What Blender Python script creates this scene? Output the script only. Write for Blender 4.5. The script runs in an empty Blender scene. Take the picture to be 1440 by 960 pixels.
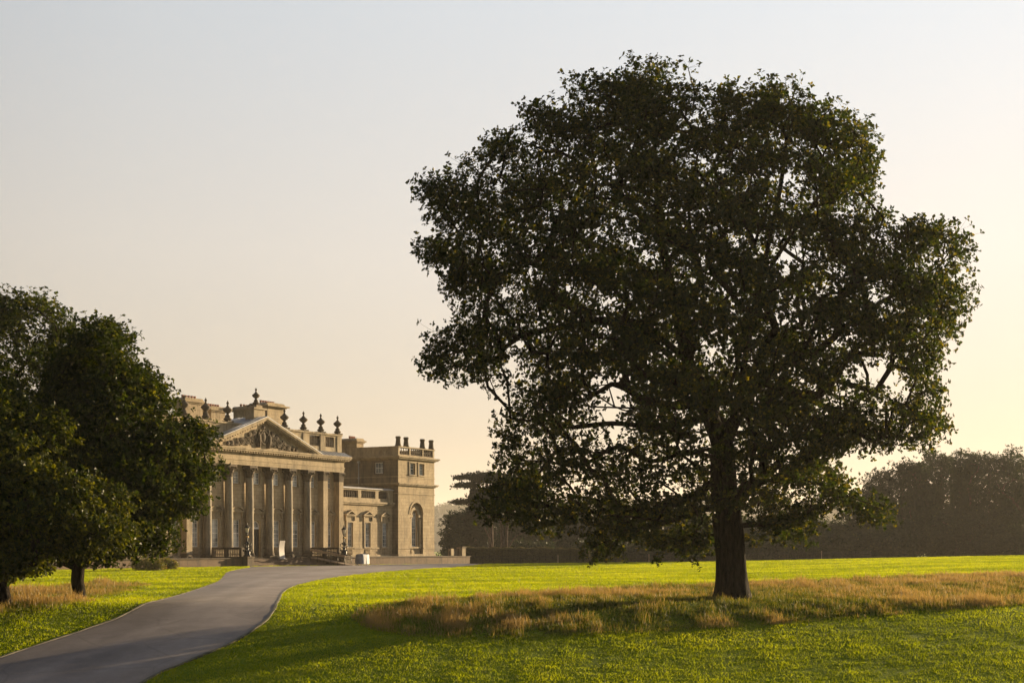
import bpy, math, random
import numpy as np
R = math.radians
rng = np.random.default_rng(7)
random.seed(7)
F = 2000.0      # focal length in photo pixels (photo is 1440 wide)
CZ = 1.95       # eye height
HORZ = 770.0
SUN_AZ, SUN_EL = R(45.0), R(8.4)   # azimuth right of +Y
scene = bpy.context.scene
COL = scene.collection

# ---------------------------------------------------------------- materials
MATS = {}
def newmat(name):
    m = bpy.data.materials.new(name); m.use_nodes = True
    nt = m.node_tree
    for n in list(nt.nodes): nt.nodes.remove(n)
    out = nt.nodes.new('ShaderNodeOutputMaterial')
    return m, nt, out
def N(nt, kind, **kw):
    n = nt.nodes.new(kind)
    for k, v in kw.items():
        if k in n.inputs.keys(): n.inputs[k].default_value = v
        else: setattr(n, k, v)
    return n
def ramp(nt, fac, stops):
    r = nt.nodes.new('ShaderNodeValToRGB')
    el = r.color_ramp.elements
    while len(el) < len(stops): el.new(0.5)
    for e, (p, c) in zip(el, stops):
        e.position = p; e.color = (*c, 1)
    nt.links.new(fac, r.inputs['Fac'])
    return r.outputs['Color']
def mixc(nt, fac, a, b, mode='MIX'):
    m = nt.nodes.new('ShaderNodeMix'); m.data_type = 'RGBA'; m.blend_type = mode
    for sock, v in ((m.inputs[0], fac), (m.inputs[6], a), (m.inputs[7], b)):
        if isinstance(v, (int, float)): sock.default_value = v
        elif isinstance(v, tuple): sock.default_value = (*v, 1)
        else: nt.links.new(v, sock)
    return m.outputs[2]
def noise(nt, scale, detail=4, rough=0.55, coord=None, vec_scale=None):
    if coord is None:
        tc = nt.nodes.new('ShaderNodeTexCoord'); coord = tc.outputs['Object']
    if vec_scale:
        mp = nt.nodes.new('ShaderNodeMapping'); mp.inputs['Scale'].default_value = vec_scale
        nt.links.new(coord, mp.inputs['Vector']); coord = mp.outputs['Vector']
    n = N(nt, 'ShaderNodeTexNoise', Scale=scale, Detail=detail, Roughness=rough)
    nt.links.new(coord, n.inputs['Vector'])
    return n.outputs['Fac']
def bump(nt, h, strength=0.3, dist=0.02):
    b = N(nt, 'ShaderNodeBump', Strength=strength, Distance=dist)
    nt.links.new(h, b.inputs['Height']); return b.outputs['Normal']

def stone_mat(name, c1, c2, dark, joints=True, dirt=0.5, rough=0.9):
    m, nt, out = newmat(name)
    p = N(nt, 'ShaderNodeBsdfPrincipled', Roughness=rough)
    tc = nt.nodes.new('ShaderNodeTexCoord')
    big = noise(nt, 0.35, 5, 0.6)
    col = ramp(nt, big, [(0.35, c1), (0.65, c2)])
    fine = noise(nt, 4.0, 6, 0.7)
    col = mixc(nt, 0.35, col, ramp(nt, fine, [(0.3, tuple(x*0.6 for x in c1)), (0.7, tuple(min(1, x*1.2) for x in c2))]))
    streak = noise(nt, 0.9, 6, 0.7, vec_scale=(1.3, 1.3, 0.28))
    fac = nt.nodes.new('ShaderNodeMapRange'); fac.inputs[1].default_value = 0.47; fac.inputs[2].default_value = 0.68
    fac.inputs[3].default_value = 0; fac.inputs[4].default_value = dirt
    nt.links.new(streak, fac.inputs[0])
    col = mixc(nt, fac.outputs[0], col, dark)
    hgt = fine
    if joints:
        sx = nt.nodes.new('ShaderNodeSeparateXYZ'); nt.links.new(tc.outputs['Object'], sx.inputs[0])
        ad = N(nt, 'ShaderNodeMath', operation='ADD'); nt.links.new(sx.outputs[0], ad.inputs[0]); nt.links.new(sx.outputs[1], ad.inputs[1])
        cx = nt.nodes.new('ShaderNodeCombineXYZ'); nt.links.new(ad.outputs[0], cx.inputs[0]); nt.links.new(sx.outputs[2], cx.inputs[1])
        br = nt.nodes.new('ShaderNodeTexBrick'); nt.links.new(cx.outputs[0], br.inputs['Vector'])
        br.inputs['Scale'].default_value = 1.0; br.inputs['Mortar Size'].default_value = 0.018
        br.inputs['Brick Width'].default_value = 1.05; br.inputs['Row Height'].default_value = 0.42
        br.inputs['Color1'].default_value = (1, 1, 1, 1); br.inputs['Color2'].default_value = (0.78, 0.76, 0.72, 1)
        br.inputs['Mortar'].default_value = (0.5, 0.45, 0.38, 1); br.inputs['Bias'].default_value = -0.2
        col = mixc(nt, 0.75, col, br.outputs['Color'], 'MULTIPLY')
    nt.links.new(col, p.inputs['Base Color'])
    nt.links.new(bump(nt, hgt, 0.35, 0.03), p.inputs['Normal'])
    nt.links.new(p.outputs[0], out.inputs[0])
    return m
def plain(name, c, rough=0.6, metal=0.0, var=0.25, scale=6.0, bmp=0.15):
    m, nt, out = newmat(name)
    p = N(nt, 'ShaderNodeBsdfPrincipled', Roughness=rough, Metallic=metal)
    nz = noise(nt, scale, 5, 0.65)
    col = ramp(nt, nz, [(0.3, tuple(x*(1-var) for x in c)), (0.7, tuple(min(1, x*(1+var)) for x in c))])
    nt.links.new(col, p.inputs['Base Color'])
    if bmp: nt.links.new(bump(nt, nz, bmp, 0.02), p.inputs['Normal'])
    nt.links.new(p.outputs[0], out.inputs[0]); return m
def leaf_mat(name, stops, trans=0.45, gloss=0.06, tcol=(1.5, 1.25, 0.5)):
    m, nt, out = newmat(name)
    at = nt.nodes.new('ShaderNodeAttribute'); at.attribute_name = 'tint'
    col = ramp(nt, at.outputs['Fac'], stops)
    d = N(nt, 'ShaderNodeBsdfDiffuse', Roughness=0.6); nt.links.new(col, d.inputs['Color'])
    t = nt.nodes.new('ShaderNodeBsdfTranslucent')
    tc = mixc(nt, 1.0, col, tcol, 'MULTIPLY'); nt.links.new(tc, t.inputs['Color'])
    ms = nt.nodes.new('ShaderNodeMixShader'); ms.inputs[0].default_value = trans
    nt.links.new(d.outputs[0], ms.inputs[1]); nt.links.new(t.outputs[0], ms.inputs[2])
    g = N(nt, 'ShaderNodeBsdfAnisotropic') if False else nt.nodes.new('ShaderNodeBsdfGlossy')
    g.inputs['Roughness'].default_value = 0.42; g.inputs['Color'].default_value = (1, 1, 1, 1)
    m2 = nt.nodes.new('ShaderNodeMixShader'); m2.inputs[0].default_value = gloss
    nt.links.new(ms.outputs[0], m2.inputs[1]); nt.links.new(g.outputs[0], m2.inputs[2])
    nt.links.new(m2.outputs[0], out.inputs[0]); return m

STONE_C1, STONE_C2, STONE_D = (0.31, 0.235, 0.135), (0.47, 0.365, 0.225), (0.06, 0.048, 0.032)
M_stone = stone_mat('sandstone_ashlar', STONE_C1, STONE_C2, STONE_D, True, 0.6)
M_shelter = stone_mat('sheltered_ashlar', (0.42, 0.32, 0.195), (0.56, 0.44, 0.28), (0.16, 0.12, 0.075), True, 0.45)
M_column = stone_mat('grey_weathered_column', (0.21, 0.175, 0.125), (0.32, 0.27, 0.195), (0.06, 0.052, 0.04), False, 0.8)
M_shade_soot = stone_mat('shaded_sooty_ashlar', (0.16, 0.12, 0.07), (0.28, 0.21, 0.125), (0.04, 0.033, 0.025), True, 0.8)  # some soot, but mostly the side wall's shade painted into darker stone
M_stone_plain = stone_mat('sandstone_dressed', (0.29, 0.225, 0.14), (0.44, 0.345, 0.215), STONE_D, False, 0.7)
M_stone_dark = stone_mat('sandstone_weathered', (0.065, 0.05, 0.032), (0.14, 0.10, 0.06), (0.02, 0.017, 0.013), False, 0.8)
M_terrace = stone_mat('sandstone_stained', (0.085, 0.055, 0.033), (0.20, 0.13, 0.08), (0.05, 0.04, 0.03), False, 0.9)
M_lead = plain('lead_roof', (0.30, 0.31, 0.33), 0.45, 0.0, 0.2, 2.0)
M_coping = plain('pale_lead_coping', (0.42, 0.41, 0.40), 0.5, 0.0, 0.15, 2.0)
M_white = plain('white_paint', (0.72, 0.70, 0.66), 0.5, 0, 0.06, 5.0, 0.03)
M_board = plain('white_board', (0.36, 0.33, 0.31), 0.6, 0, 0.04, 1.0, 0.0)
M_dark = plain('dark_interior', (0.02, 0.018, 0.016), 0.7, 0, 0.2)
M_door = plain('dark_door_paint', (0.018, 0.016, 0.015), 0.4, 0, 0.2)
M_blind = plain('pale_blind', (0.8, 0.78, 0.72), 0.8, 0, 0.08)
M_iron = plain('black_iron', (0.02, 0.019, 0.018), 0.45, 0.5, 0.3, 10)
M_lampglass = plain('lamp_glass', (0.75, 0.66, 0.48), 0.25, 0, 0.05, 3, 0)
M_pot = plain('terracotta', (0.32, 0.13, 0.08), 0.85, 0, 0.3, 8)
M_gilt = plain('worn_gilt', (0.45, 0.3, 0.12), 0.4, 0.6, 0.3, 10)
M_tarp = plain('grey_tarpaulin', (0.24, 0.25, 0.28), 0.6, 0, 0.2, 3, 0.5)
M_wood = plain('ramp_wood', (0.34, 0.25, 0.17), 0.7, 0, 0.25, 5)
M_kerb = plain('kerb_stone', (0.10, 0.09, 0.05), 0.9, 0, 0.6, 3, 0.4)
def pane_mat():
    m, nt, out = newmat('window_glass')
    p = N(nt, 'ShaderNodeBsdfPrincipled', Roughness=0.04)
    nz = noise(nt, 0.8, 3)
    nt.links.new(ramp(nt, nz, [(0.4, (0.08, 0.095, 0.10)), (0.6, (0.36, 0.39, 0.40))]), p.inputs['Base Color'])
    p.inputs['Specular IOR Level'].default_value = 0.8
    nt.links.new(bump(nt, noise(nt, 1.5, 2), 0.05, 0.02), p.inputs['Normal'])
    nt.links.new(p.outputs[0], out.inputs[0]); return m
M_pane = pane_mat()
def bark_mat(name='oak_bark', c=(0.02, 0.016, 0.012)):
    m, nt, out = newmat(name)
    p = N(nt, 'ShaderNodeBsdfPrincipled', Roughness=1.0); p.inputs['Specular IOR Level'].default_value = 0.05
    nz = noise(nt, 9.0, 6, 0.7, vec_scale=(1, 1, 0.18))
    nt.links.new(ramp(nt, nz, [(0.38, tuple(x*0.3 for x in c)), (0.62, tuple(x*2.2 for x in c))]), p.inputs['Base Color'])
    nt.links.new(bump(nt, nz, 1.0, 0.2), p.inputs['Normal'])
    nt.links.new(p.outputs[0], out.inputs[0]); return m
M_bark = bark_mat()
M_bark_far = bark_mat('pale_bark', (0.07, 0.052, 0.042))
M_leaf_oak = leaf_mat('oak_leaf', [(0, (0.008, 0.020, 0.005)), (0.55, (0.026, 0.043, 0.005)), (1, (0.14, 0.13, 0.011))], 0.55, 0.02)
M_leaf_left = leaf_mat('lime_leaf', [(0, (0.012, 0.024, 0.004)), (0.5, (0.032, 0.052, 0.006)), (1, (0.14, 0.15, 0.013))], 0.4, 0.012)
M_leaf_far = leaf_mat('far_leaf', [(0, (0.007, 0.018, 0.006)), (0.7, (0.020, 0.040, 0.01)), (1, (0.06, 0.075, 0.016))], 0.35, 0.03)
M_leaf_con = leaf_mat('conifer_needles', [(0, (0.015, 0.022, 0.014)), (1, (0.035, 0.042, 0.024))], 0.1, 0.02)
M_hedge = leaf_mat('hedge_leaf', [(0, (0.04, 0.045, 0.015)), (1, (0.11, 0.095, 0.03))], 0.3, 0.03)
M_grass = leaf_mat('lawn_blades', [(0, (0.14, 0.18, 0.001)), (0.55, (0.245, 0.29, 0.002)), (1, (0.37, 0.39, 0.008))], 0.58, 0.015, (1.3, 1.25, 0.5))
M_long = leaf_mat('long_grass_blades', [(0, (0.04, 0.065, 0.004)), (0.5, (0.13, 0.165, 0.007)), (0.75, (0.25, 0.205, 0.035)), (1, (0.38, 0.265, 0.10))], 0.4, 0.02, (1.1, 1.0, 0.75))

# ---------------------------------------------------------------- object helpers
def tag(o, label=None, cat=None, group=None, kind=None):
    if label: o['label'] = label
    if cat: o['category'] = cat
    if group: o['group'] = group
    if kind: o['kind'] = kind
    return o
def empty(name, loc=(0, 0, 0), rz=0.0, label=None, cat=None, group=None):
    o = bpy.data.objects.new(name, None); COL.objects.link(o)
    o.location = loc; o.rotation_euler = (0, 0, rz)
    return tag(o, label, cat, group)
def link(name, me, parent=None, mat=None):
    o = bpy.data.objects.new(name, me); COL.objects.link(o)
    if parent is not None: o.parent = parent
    if mat is not None: me.materials.append(mat)
    return o
class MB:
    def __init__(s): s.v = []; s.f = []; s.sm = []
    def add(s, vs, fs, smooth=False):
        b = len(s.v); s.v += [tuple(map(float, p)) for p in vs]
        s.f += [tuple(b+i for i in f) for f in fs]; s.sm += [smooth]*len(fs)
    def box(s, x0, x1, y0, y1, z0, z1):
        if x0 > x1: x0, x1 = x1, x0
        if y0 > y1: y0, y1 = y1, y0
        s.add([(x0,y0,z0),(x1,y0,z0),(x1,y1,z0),(x0,y1,z0),(x0,y0,z1),(x1,y0,z1),(x1,y1,z1),(x0,y1,z1)],
              [(3,2,1,0),(4,5,6,7),(0,1,5,4),(1,2,6,5),(2,3,7,6),(3,0,4,7)])
    def lathe(s, prof, c=(0,0,0), n=14, smooth=True, mod=None, phase=0.0):
        vs = []; fs = []
        for j, (r, z) in enumerate(prof):
            for i in range(n):
                a = 2*math.pi*i/n + phase
                rr = r*(mod(a, j) if mod else 1)
                vs.append((c[0]+rr*math.cos(a), c[1]+rr*math.sin(a), c[2]+z))
        for j in range(len(prof)-1):
            for i in range(n):
                k = (i+1) % n
                fs.append((j*n+i, j*n+k, (j+1)*n+k, (j+1)*n+i))
        fs.append(tuple(range(n-1, -1, -1))); fs.append(tuple((len(prof)-1)*n+i for i in range(n)))
        s.add(vs, fs, smooth)
    def prism(s, poly, y0, y1, swap=None):
        # poly of (x,z) extruded along y ; swap='x' : poly of (y,z) extruded along x
        n = len(poly)
        if swap == 'x': vs = [(y0, a, b) for a, b in poly]+[(y1, a, b) for a, b in poly]
        else: vs = [(a, y0, b) for a, b in poly]+[(a, y1, b) for a, b in poly]
        fs = [tuple(range(n)), tuple(range(2*n-1, n-1, -1))]+[(i, i+n, (i+1) % n+n, (i+1) % n) for i in range(n)]
        s.add(vs, fs)
    def tube(s, pts, rad, n=8, smooth=True):
        pts = [np.array(p, float) for p in pts]
        if isinstance(rad, (int, float)): rad = [rad]*len(pts)
        vs = []; fs = []; ref = None
        for i, p in enumerate(pts):
            t = pts[min(i+1, len(pts)-1)]-pts[max(i-1, 0)]; t = t/(np.linalg.norm(t)+1e-9)
            if ref is None: ref = np.array([1.0, 0, 0]) if abs(t[0]) < 0.8 else np.array([0, 1.0, 0])
            a = ref-t*ref.dot(t); a /= np.linalg.norm(a)+1e-9; b = np.cross(t, a); ref = a
            for k in range(n):
                th = 2*math.pi*k/n
                vs.append(p+rad[i]*(math.cos(th)*a+math.sin(th)*b))
        for i in range(len(pts)-1):
            for k in range(n):
                l = (k+1) % n
                fs.append((i*n+k, i*n+l, (i+1)*n+l, (i+1)*n+k))
        fs.append(tuple(range(n-1, -1, -1))); fs.append(tuple((len(pts)-1)*n+i for i in range(n)))
        s.add(vs, fs, smooth)
    def ball(s, c, r, n=10, m=6):
        rx, ry, rz = (r, r, r) if isinstance(r, (int, float)) else r
        vs = []; fs = []
        for j in range(m+1):
            ph = math.pi*j/m
            for i in range(n):
                a = 2*math.pi*i/n
                vs.append((c[0]+rx*math.sin(ph)*math.cos(a), c[1]+ry*math.sin(ph)*math.sin(a), c[2]-rz*math.cos(ph)))
        for j in range(m):
            for i in range(n):
                k = (i+1) % n
                fs.append((j*n+i, j*n+k, (j+1)*n+k, (j+1)*n+i))
        s.add(vs, fs, True)
    def mesh(s, name):
        me = bpy.data.meshes.new(name); me.from_pydata(s.v, [], s.f)
        me.polygons.foreach_set('use_smooth', s.sm)
        me.validate(); me.update(); return me
    def build(s, name, mat, parent=None):
        return link(name, s.mesh(name), parent, mat)
def fast_mesh(name, V, quads, tint=None, smooth=False, tris=False):
    k = 3 if tris else 4
    me = bpy.data.meshes.new(name)
    me.vertices.add(len(V)); me.vertices.foreach_set('co', np.ascontiguousarray(V, np.float32).ravel())
    nf = len(quads)
    me.loops.add(nf*k); me.loops.foreach_set('vertex_index', np.ascontiguousarray(quads, np.int32).ravel())
    me.polygons.add(nf); me.polygons.foreach_set('loop_start', np.arange(nf, dtype=np.int32)*k)
    me.polygons.foreach_set('use_smooth', np.full(nf, smooth))
    if tint is not None:
        a = me.attributes.new('tint', 'FLOAT', 'FACE'); a.data.foreach_set('value', np.ascontiguousarray(tint, np.float32))
    me.update(calc_edges=True); return me

# ---------------------------------------------------------------- terrain
def sstep(a, b, x):
    t = np.clip((x-a)/(b-a), 0, 1); return t*t*(3-2*t)
def ground(x, y):
    x = np.asarray(x, float); y = np.asarray(y, float)
    z = 1.05*sstep(-5, 75, x)*sstep(25, 150, y)
    z = z - 0.6*sstep(165, 215, y) - 2.0*sstep(215, 420, y)
    t = np.clip(50-y, 0, 15); z = z - 0.13*t*t/(t+2.0)
    z = z + 0.05*np.sin(x*0.11+0.7)*np.sin(y*0.085)*sstep(0, 40, np.abs(y-60)) 
    return z
def px_ground(px, py):
    D = F*CZ/max(py-HORZ, 2)
    for _ in range(30):
        X = (px-720)/F*D; h = CZ-float(ground(X, D)); D = 0.5*D+0.5*F*h/(py-HORZ)
    return ((px-720)/F*D, D)
def P(px, py, D): return np.array([(px-720)/F*D, D, CZ+(HORZ-py)/F*D])
def pip(x, y, poly):
    x = np.asarray(x); y = np.asarray(y); ins = np.zeros(x.shape, bool); n = len(poly)
    for i in range(n):
        x1, y1 = poly[i]; x2, y2 = poly[(i+1) % n]
        c = ((y1 > y) != (y2 > y))
        xi = (x2-x1)*(y-y1)/((y2-y1) if y2 != y1 else 1e-9)+x1
        ins ^= c & (x < xi)
    return ins
def pdist(x, y, poly):
    d = np.full(np.shape(x), 1e9); n = len(poly)
    for i in range(n):
        x1, y1 = poly[i]; x2, y2 = poly[(i+1) % n]
        dx, dy = x2-x1, y2-y1; L = dx*dx+dy*dy+1e-9
        t = np.clip(((x-x1)*dx+(y-y1)*dy)/L, 0, 1)
        d = np.minimum(d, np.hypot(x-x1-t*dx, y-y1-t*dy))
    return d
def resample(pts, n):
    pts = np.array(pts, float); s = np.r_[0, np.cumsum(np.linalg.norm(np.diff(pts, axis=0), axis=1))]
    t = np.linspace(0, s[-1], n)
    return np.stack([np.interp(t, s, pts[:, k]) for k in range(pts.shape[1])], 1)
def catmull(pts, sub=6):
    pts = np.array(pts, float); Q = np.vstack([2*pts[0]-pts[1], pts, 2*pts[-1]-pts[-2]]); out = []
    for i in range(len(pts)-1):
        p0, p1, p2, p3 = Q[i:i+4]
        for k in range(sub):
            t = k/sub
            out.append(0.5*((2*p1)+(-p0+p2)*t+(2*p0-5*p1+4*p2-p3)*t*t+(-p0+3*p1-3*p2+p3)*t**3))
    out.append(pts[-1]); return np.array(out)
class Noise3:
    def __init__(s, scale, seed, n=14):
        r = np.random.default_rng(seed); d = r.normal(size=(n, 3)); d /= np.linalg.norm(d, axis=1)[:, None]
        s.k = d*(2*math.pi/scale)*r.uniform(0.6, 1.7, (n, 1)); s.p = r.uniform(0, 6.28, n); s.n = n
    def __call__(s, p): return np.sin(p@s.k.T+s.p).sum(1)/math.sqrt(s.n/2)

# house frame: u along facade, v out of the facade
HO = np.array([-28.38, 157.74]); dU = np.array([0.5, 0.8660254]); dV = np.array([0.8660254, -0.5])
def H(u, v): return tuple(HO+u*dU+v*dV)
# ================================================================ ground, drive, grass
def graded(lo, hi, fine_lo, fine_hi, step, grow=1.12):
    a = list(np.arange(fine_lo, fine_hi+1e-6, step)); s = step; p = fine_hi; out = []
    while p < hi: s *= grow; p += s; out.append(min(p, hi))
    q = fine_lo; s = step; lo_l = []
    while q > lo: s *= grow; q -= s; lo_l.append(max(q, lo))
    return np.array(lo_l[::-1]+a+out)
xs = graded(-3200, 3200, -60, 70, 1.0); ys = graded(-60, 5400, -4, 230, 1.0)
GX, GY = np.meshgrid(xs, ys); GZ = ground(GX, GY)
V = np.stack([GX.ravel(), GY.ravel(), GZ.ravel()], 1)
nx, ny = len(xs), len(ys)
I = (np.arange(ny-1)[:, None]*nx+np.arange(nx-1)[None, :]).ravel()
me = fast_mesh('ground', V, np.stack([I, I+1, I+nx+1, I+nx], 1), smooth=True)
def ground_mat():
    m, nt, out = newmat('mown_turf')
    p = N(nt, 'ShaderNodeBsdfPrincipled', Roughness=0.95); p.inputs['Specular IOR Level'].default_value = 0.1
    a = noise(nt, 0.22, 6, 0.65); b = noise(nt, 0.5, 5, 0.7, vec_scale=(0.35, 1.6, 1)); c = noise(nt, 14, 4, 0.7)
    col = ramp(nt, a, [(0.3, (0.15, 0.23, 0.001)), (0.55, (0.22, 0.30, 0.002)), (0.75, (0.31, 0.34, 0.005))])
    col = mixc(nt, 0.55, col, ramp(nt, b, [(0.35, (0.55, 0.6, 0.5)), (0.62, (1.12, 1.1, 1.0))]), 'MULTIPLY')
    col = mixc(nt, 0.6, col, ramp(nt, c, [(0.35, (0.55, 0.58, 0.5)), (0.65, (1.2, 1.2, 1.1))]), 'MULTIPLY')
    nt.links.new(col, p.inputs['Base Color'])
    h = N(nt, 'ShaderNodeMath', operation='ADD'); nt.links.new(c, h.inputs[0]); nt.links.new(b, h.inputs[1])
    nt.links.new(bump(nt, h.outputs[0], 1.0, 0.12), p.inputs['Normal'])
    nt.links.new(p.outputs[0], out.inputs[0]); return m
tag(link('ground', me, None, ground_mat()), 'mown park lawn running back to the trees', 'ground', kind='structure')

# the drive
Lpx = [(-420, 1075), (-200, 995), (-60, 946), (0, 925), (60, 905), (130, 882), (180, 862), (230, 843), (280, 828), (306, 818), (315, 810), (322, 804), (352, 798)]
Rpx = [(-60, 1075), (90, 1010), (200, 960), (262, 931), (320, 907), (362, 882), (383, 862), (391, 846), (399, 832), (420, 822), (470, 812), (530, 805), (600, 799.5), (645, 797)]
Lw = [px_ground(*p) for p in Lpx]+[H(-8.9, 6.6), H(0, 6.0), H(12, 6.2), H(24, 6.2), H(37, 6.2)]
Rw = [px_ground(*p) for p in Rpx]+[H(39, 8)]
Lc = catmull(Lw[:-5], 5); Lc = np.vstack([Lc, Lw[-5:]]); Rc = catmull(Rw, 5)
n = 160; A = resample(Lc, n); B = resample(Rc, n); K = 30
Vd = []
for i in range(n):
    for k in range(K+1):
        t = k/K; q = A[i]*(1-t)+B[i]*t
        Vd.append((q[0], q[1], float(ground(*q))+0.03+0.05*math.sin(math.pi*t)))
I = (np.arange(n-1)[:, None]*(K+1)+np.arange(K)[None, :]).ravel()
me = fast_mesh('drive', np.array(Vd), np.stack([I, I+1, I+K+2, I+K+1], 1), smooth=True)
def asphalt():
    m, nt, out = newmat('worn_asphalt')
    p = N(nt, 'ShaderNodeBsdfPrincipled', Roughness=0.7); p.inputs['Specular IOR Level'].default_value = 0.4
    a = noise(nt, 0.12, 5, 0.6, vec_scale=(2.2, 0.5, 1)); b = noise(nt, 30, 3, 0.8); c = noise(nt, 0.9, 6, 0.75)
    col = ramp(nt, a, [(0.35, (0.225, 0.186, 0.165)), (0.6, (0.33, 0.277, 0.247))])
    av = nt.nodes.new('ShaderNodeAttribute'); av.attribute_name = 'across'
    col = mixc(nt, 0.8, col, ramp(nt, av.outputs['Fac'], [(0.0, (0.55, 0.52, 0.48)), (0.05, (0.85, 0.84, 0.82)), (0.3, (0.9, 0.9, 0.9)), (0.42, (1.15, 1.15, 1.15)), (0.55, (0.93, 0.93, 0.93)), (0.72, (1.2, 1.19, 1.18)), (0.95, (0.9, 0.88, 0.85)), (1.0, (0.55, 0.52, 0.48))]), 'MULTIPLY')
    vo = N(nt, 'ShaderNodeTexVoronoi', Scale=0.32); vo.feature = 'DISTANCE_TO_EDGE'; tcv = nt.nodes.new('ShaderNodeTexCoord'); dn = nt.nodes.new('ShaderNodeTexNoise'); dn.inputs['Scale'].default_value = 0.8; dn.inputs['Detail'].default_value = 5
    nt.links.new(tcv.outputs['Object'], dn.inputs['Vector']); mv = mixc(nt, 0.25, tcv.outputs['Object'], dn.outputs['Color'], 'ADD'); nt.links.new(mv, vo.inputs['Vector'])
    col = mixc(nt, 0.5, col, ramp(nt, vo.outputs['Distance'], [(0.0, (0.7, 0.69, 0.68)), (0.008, (0.8, 0.8, 0.8)), (0.014, (1, 1, 1))]), 'MULTIPLY')
    d_ = noise(nt, 0.35, 3, 0.5)
    col = mixc(nt, 0.5, col, ramp(nt, d_, [(0.52, (1, 1, 1)), (0.56, (0.78, 0.78, 0.79)), (0.62, (0.8, 0.8, 0.8)), (0.66, (1.02, 1.02, 1.02))]), 'MULTIPLY')
    col = mixc(nt, 0.5, col, ramp(nt, c, [(0.35, (0.7, 0.68, 0.68)), (0.7, (1.2, 1.18, 1.15))]), 'MULTIPLY')
    col = mixc(nt, 0.6, col, ramp(nt, b, [(0.3, (0.6, 0.6, 0.6)), (0.7, (1.35, 1.35, 1.35))]), 'MULTIPLY')
    nt.links.new(col, p.inputs['Base Color']); nt.links.new(bump(nt, b, 0.5, 0.01), p.inputs['Normal'])
    nt.links.new(p.outputs[0], out.inputs[0]); return m
at_ = me.attributes.new('across', 'FLOAT', 'POINT'); at_.data.foreach_set('value', np.tile(np.arange(K+1)/K, n).astype(np.float32))
tag(link('road', me, None, asphalt()), 'curving grey asphalt drive leading up to the house', 'drive', kind='structure')
drive_poly = [tuple(p) for p in A]+[tuple(p) for p in B[::-1]]
def kerb(pts, name):
    mb = MB(); pts = resample(pts, int(np.linalg.norm(np.diff(pts, axis=0), axis=1).sum()/0.8))
    vs = []; fs = []
    for i, q in enumerate(pts):
        t = pts[min(i+1, len(pts)-1)]-pts[max(i-1, 0)]; t /= np.linalg.norm(t)+1e-9; nn = np.array([-t[1], t[0]])
        w = 0.035+0.015*math.sin(i*1.7); z = float(ground(*q)); h = 0.045+0.008*math.sin(i*2.3)
        a = q-nn*w; b = q+nn*w
        vs += [(a[0], a[1], z-0.05), (a[0], a[1], z+h), (b[0], b[1], z+h), (b[0], b[1], z-0.05)]
    for i in range(len(pts)-1):
        for k in range(3): fs.append((4*i+k, 4*i+k+1, 4*i+5+k, 4*i+4+k))
    mb.add(vs, fs); o = mb.build(name, M_kerb); tag(o, kind='structure'); return o
tag(kerb(Lc[:-5], 'kerb'), 'low stone edging on the left side of the drive', 'kerb')
tag(kerb(Rc, 'kerb'), 'low stone edging on the right side of the drive', 'kerb')

# long-grass patches
isl_px = [(492, 868), (510, 855), (560, 846), (640, 842), (720, 836), (830, 829), (900, 824), (1000, 821), (1120, 817), (1250, 812), (1380, 808), (1500, 803), (1700, 800),
          (1700, 835), (1500, 846), (1440, 851), (1350, 858), (1250, 866), (1150, 874), (1050, 881), (950, 887), (850, 892), (740, 897), (650, 898), (570, 894), (515, 884)]
isl = [px_ground(*p) for p in isl_px]
lp_px = [(-200, 830), (-40, 832), (60, 826), (140, 819), (215, 821), (205, 829), (160, 838), (120, 850), (60, 862), (0, 878), (-60, 892), (-200, 900)]
lpatch = [px_ground(*p) for p in lp_px]
n_t = Noise3(2.2, 3); n_b = Noise3(7.0, 4); n_s = Noise3(0.8, 5)
def blades(x, y, h, w, lean, tint, seed, segs=2):
    r = np.random.default_rng(seed); n = len(x); z = ground(x, y)
    th = r.uniform(0, 2*np.pi, n); dx, dy = np.cos(th)*w/2, np.sin(th)*w/2
    la = r.uniform(0, 2*np.pi, n); lx, ly = np.cos(la)*lean*h, np.sin(la)*lean*h
    b = np.stack([x, y, z-0.01], 1); s = np.stack([dx, dy, 0*dx], 1)
    m_ = b+np.stack([lx*0.3, ly*0.3, h*0.6], 1); t = b+np.stack([lx, ly, h], 1)
    V = np.stack([b-s, b+s, m_+s*0.7, m_-s*0.7, t+s*0.12, t-s*0.12], 1).reshape(-1, 3)
    i = np.arange(n)[:, None]*6
    q = np.concatenate([i+np.array([0, 1, 2, 3]), i+np.array([3, 2, 4, 5])], 1).reshape(-1, 4)
    return V, q, np.repeat(tint, 2)
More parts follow.
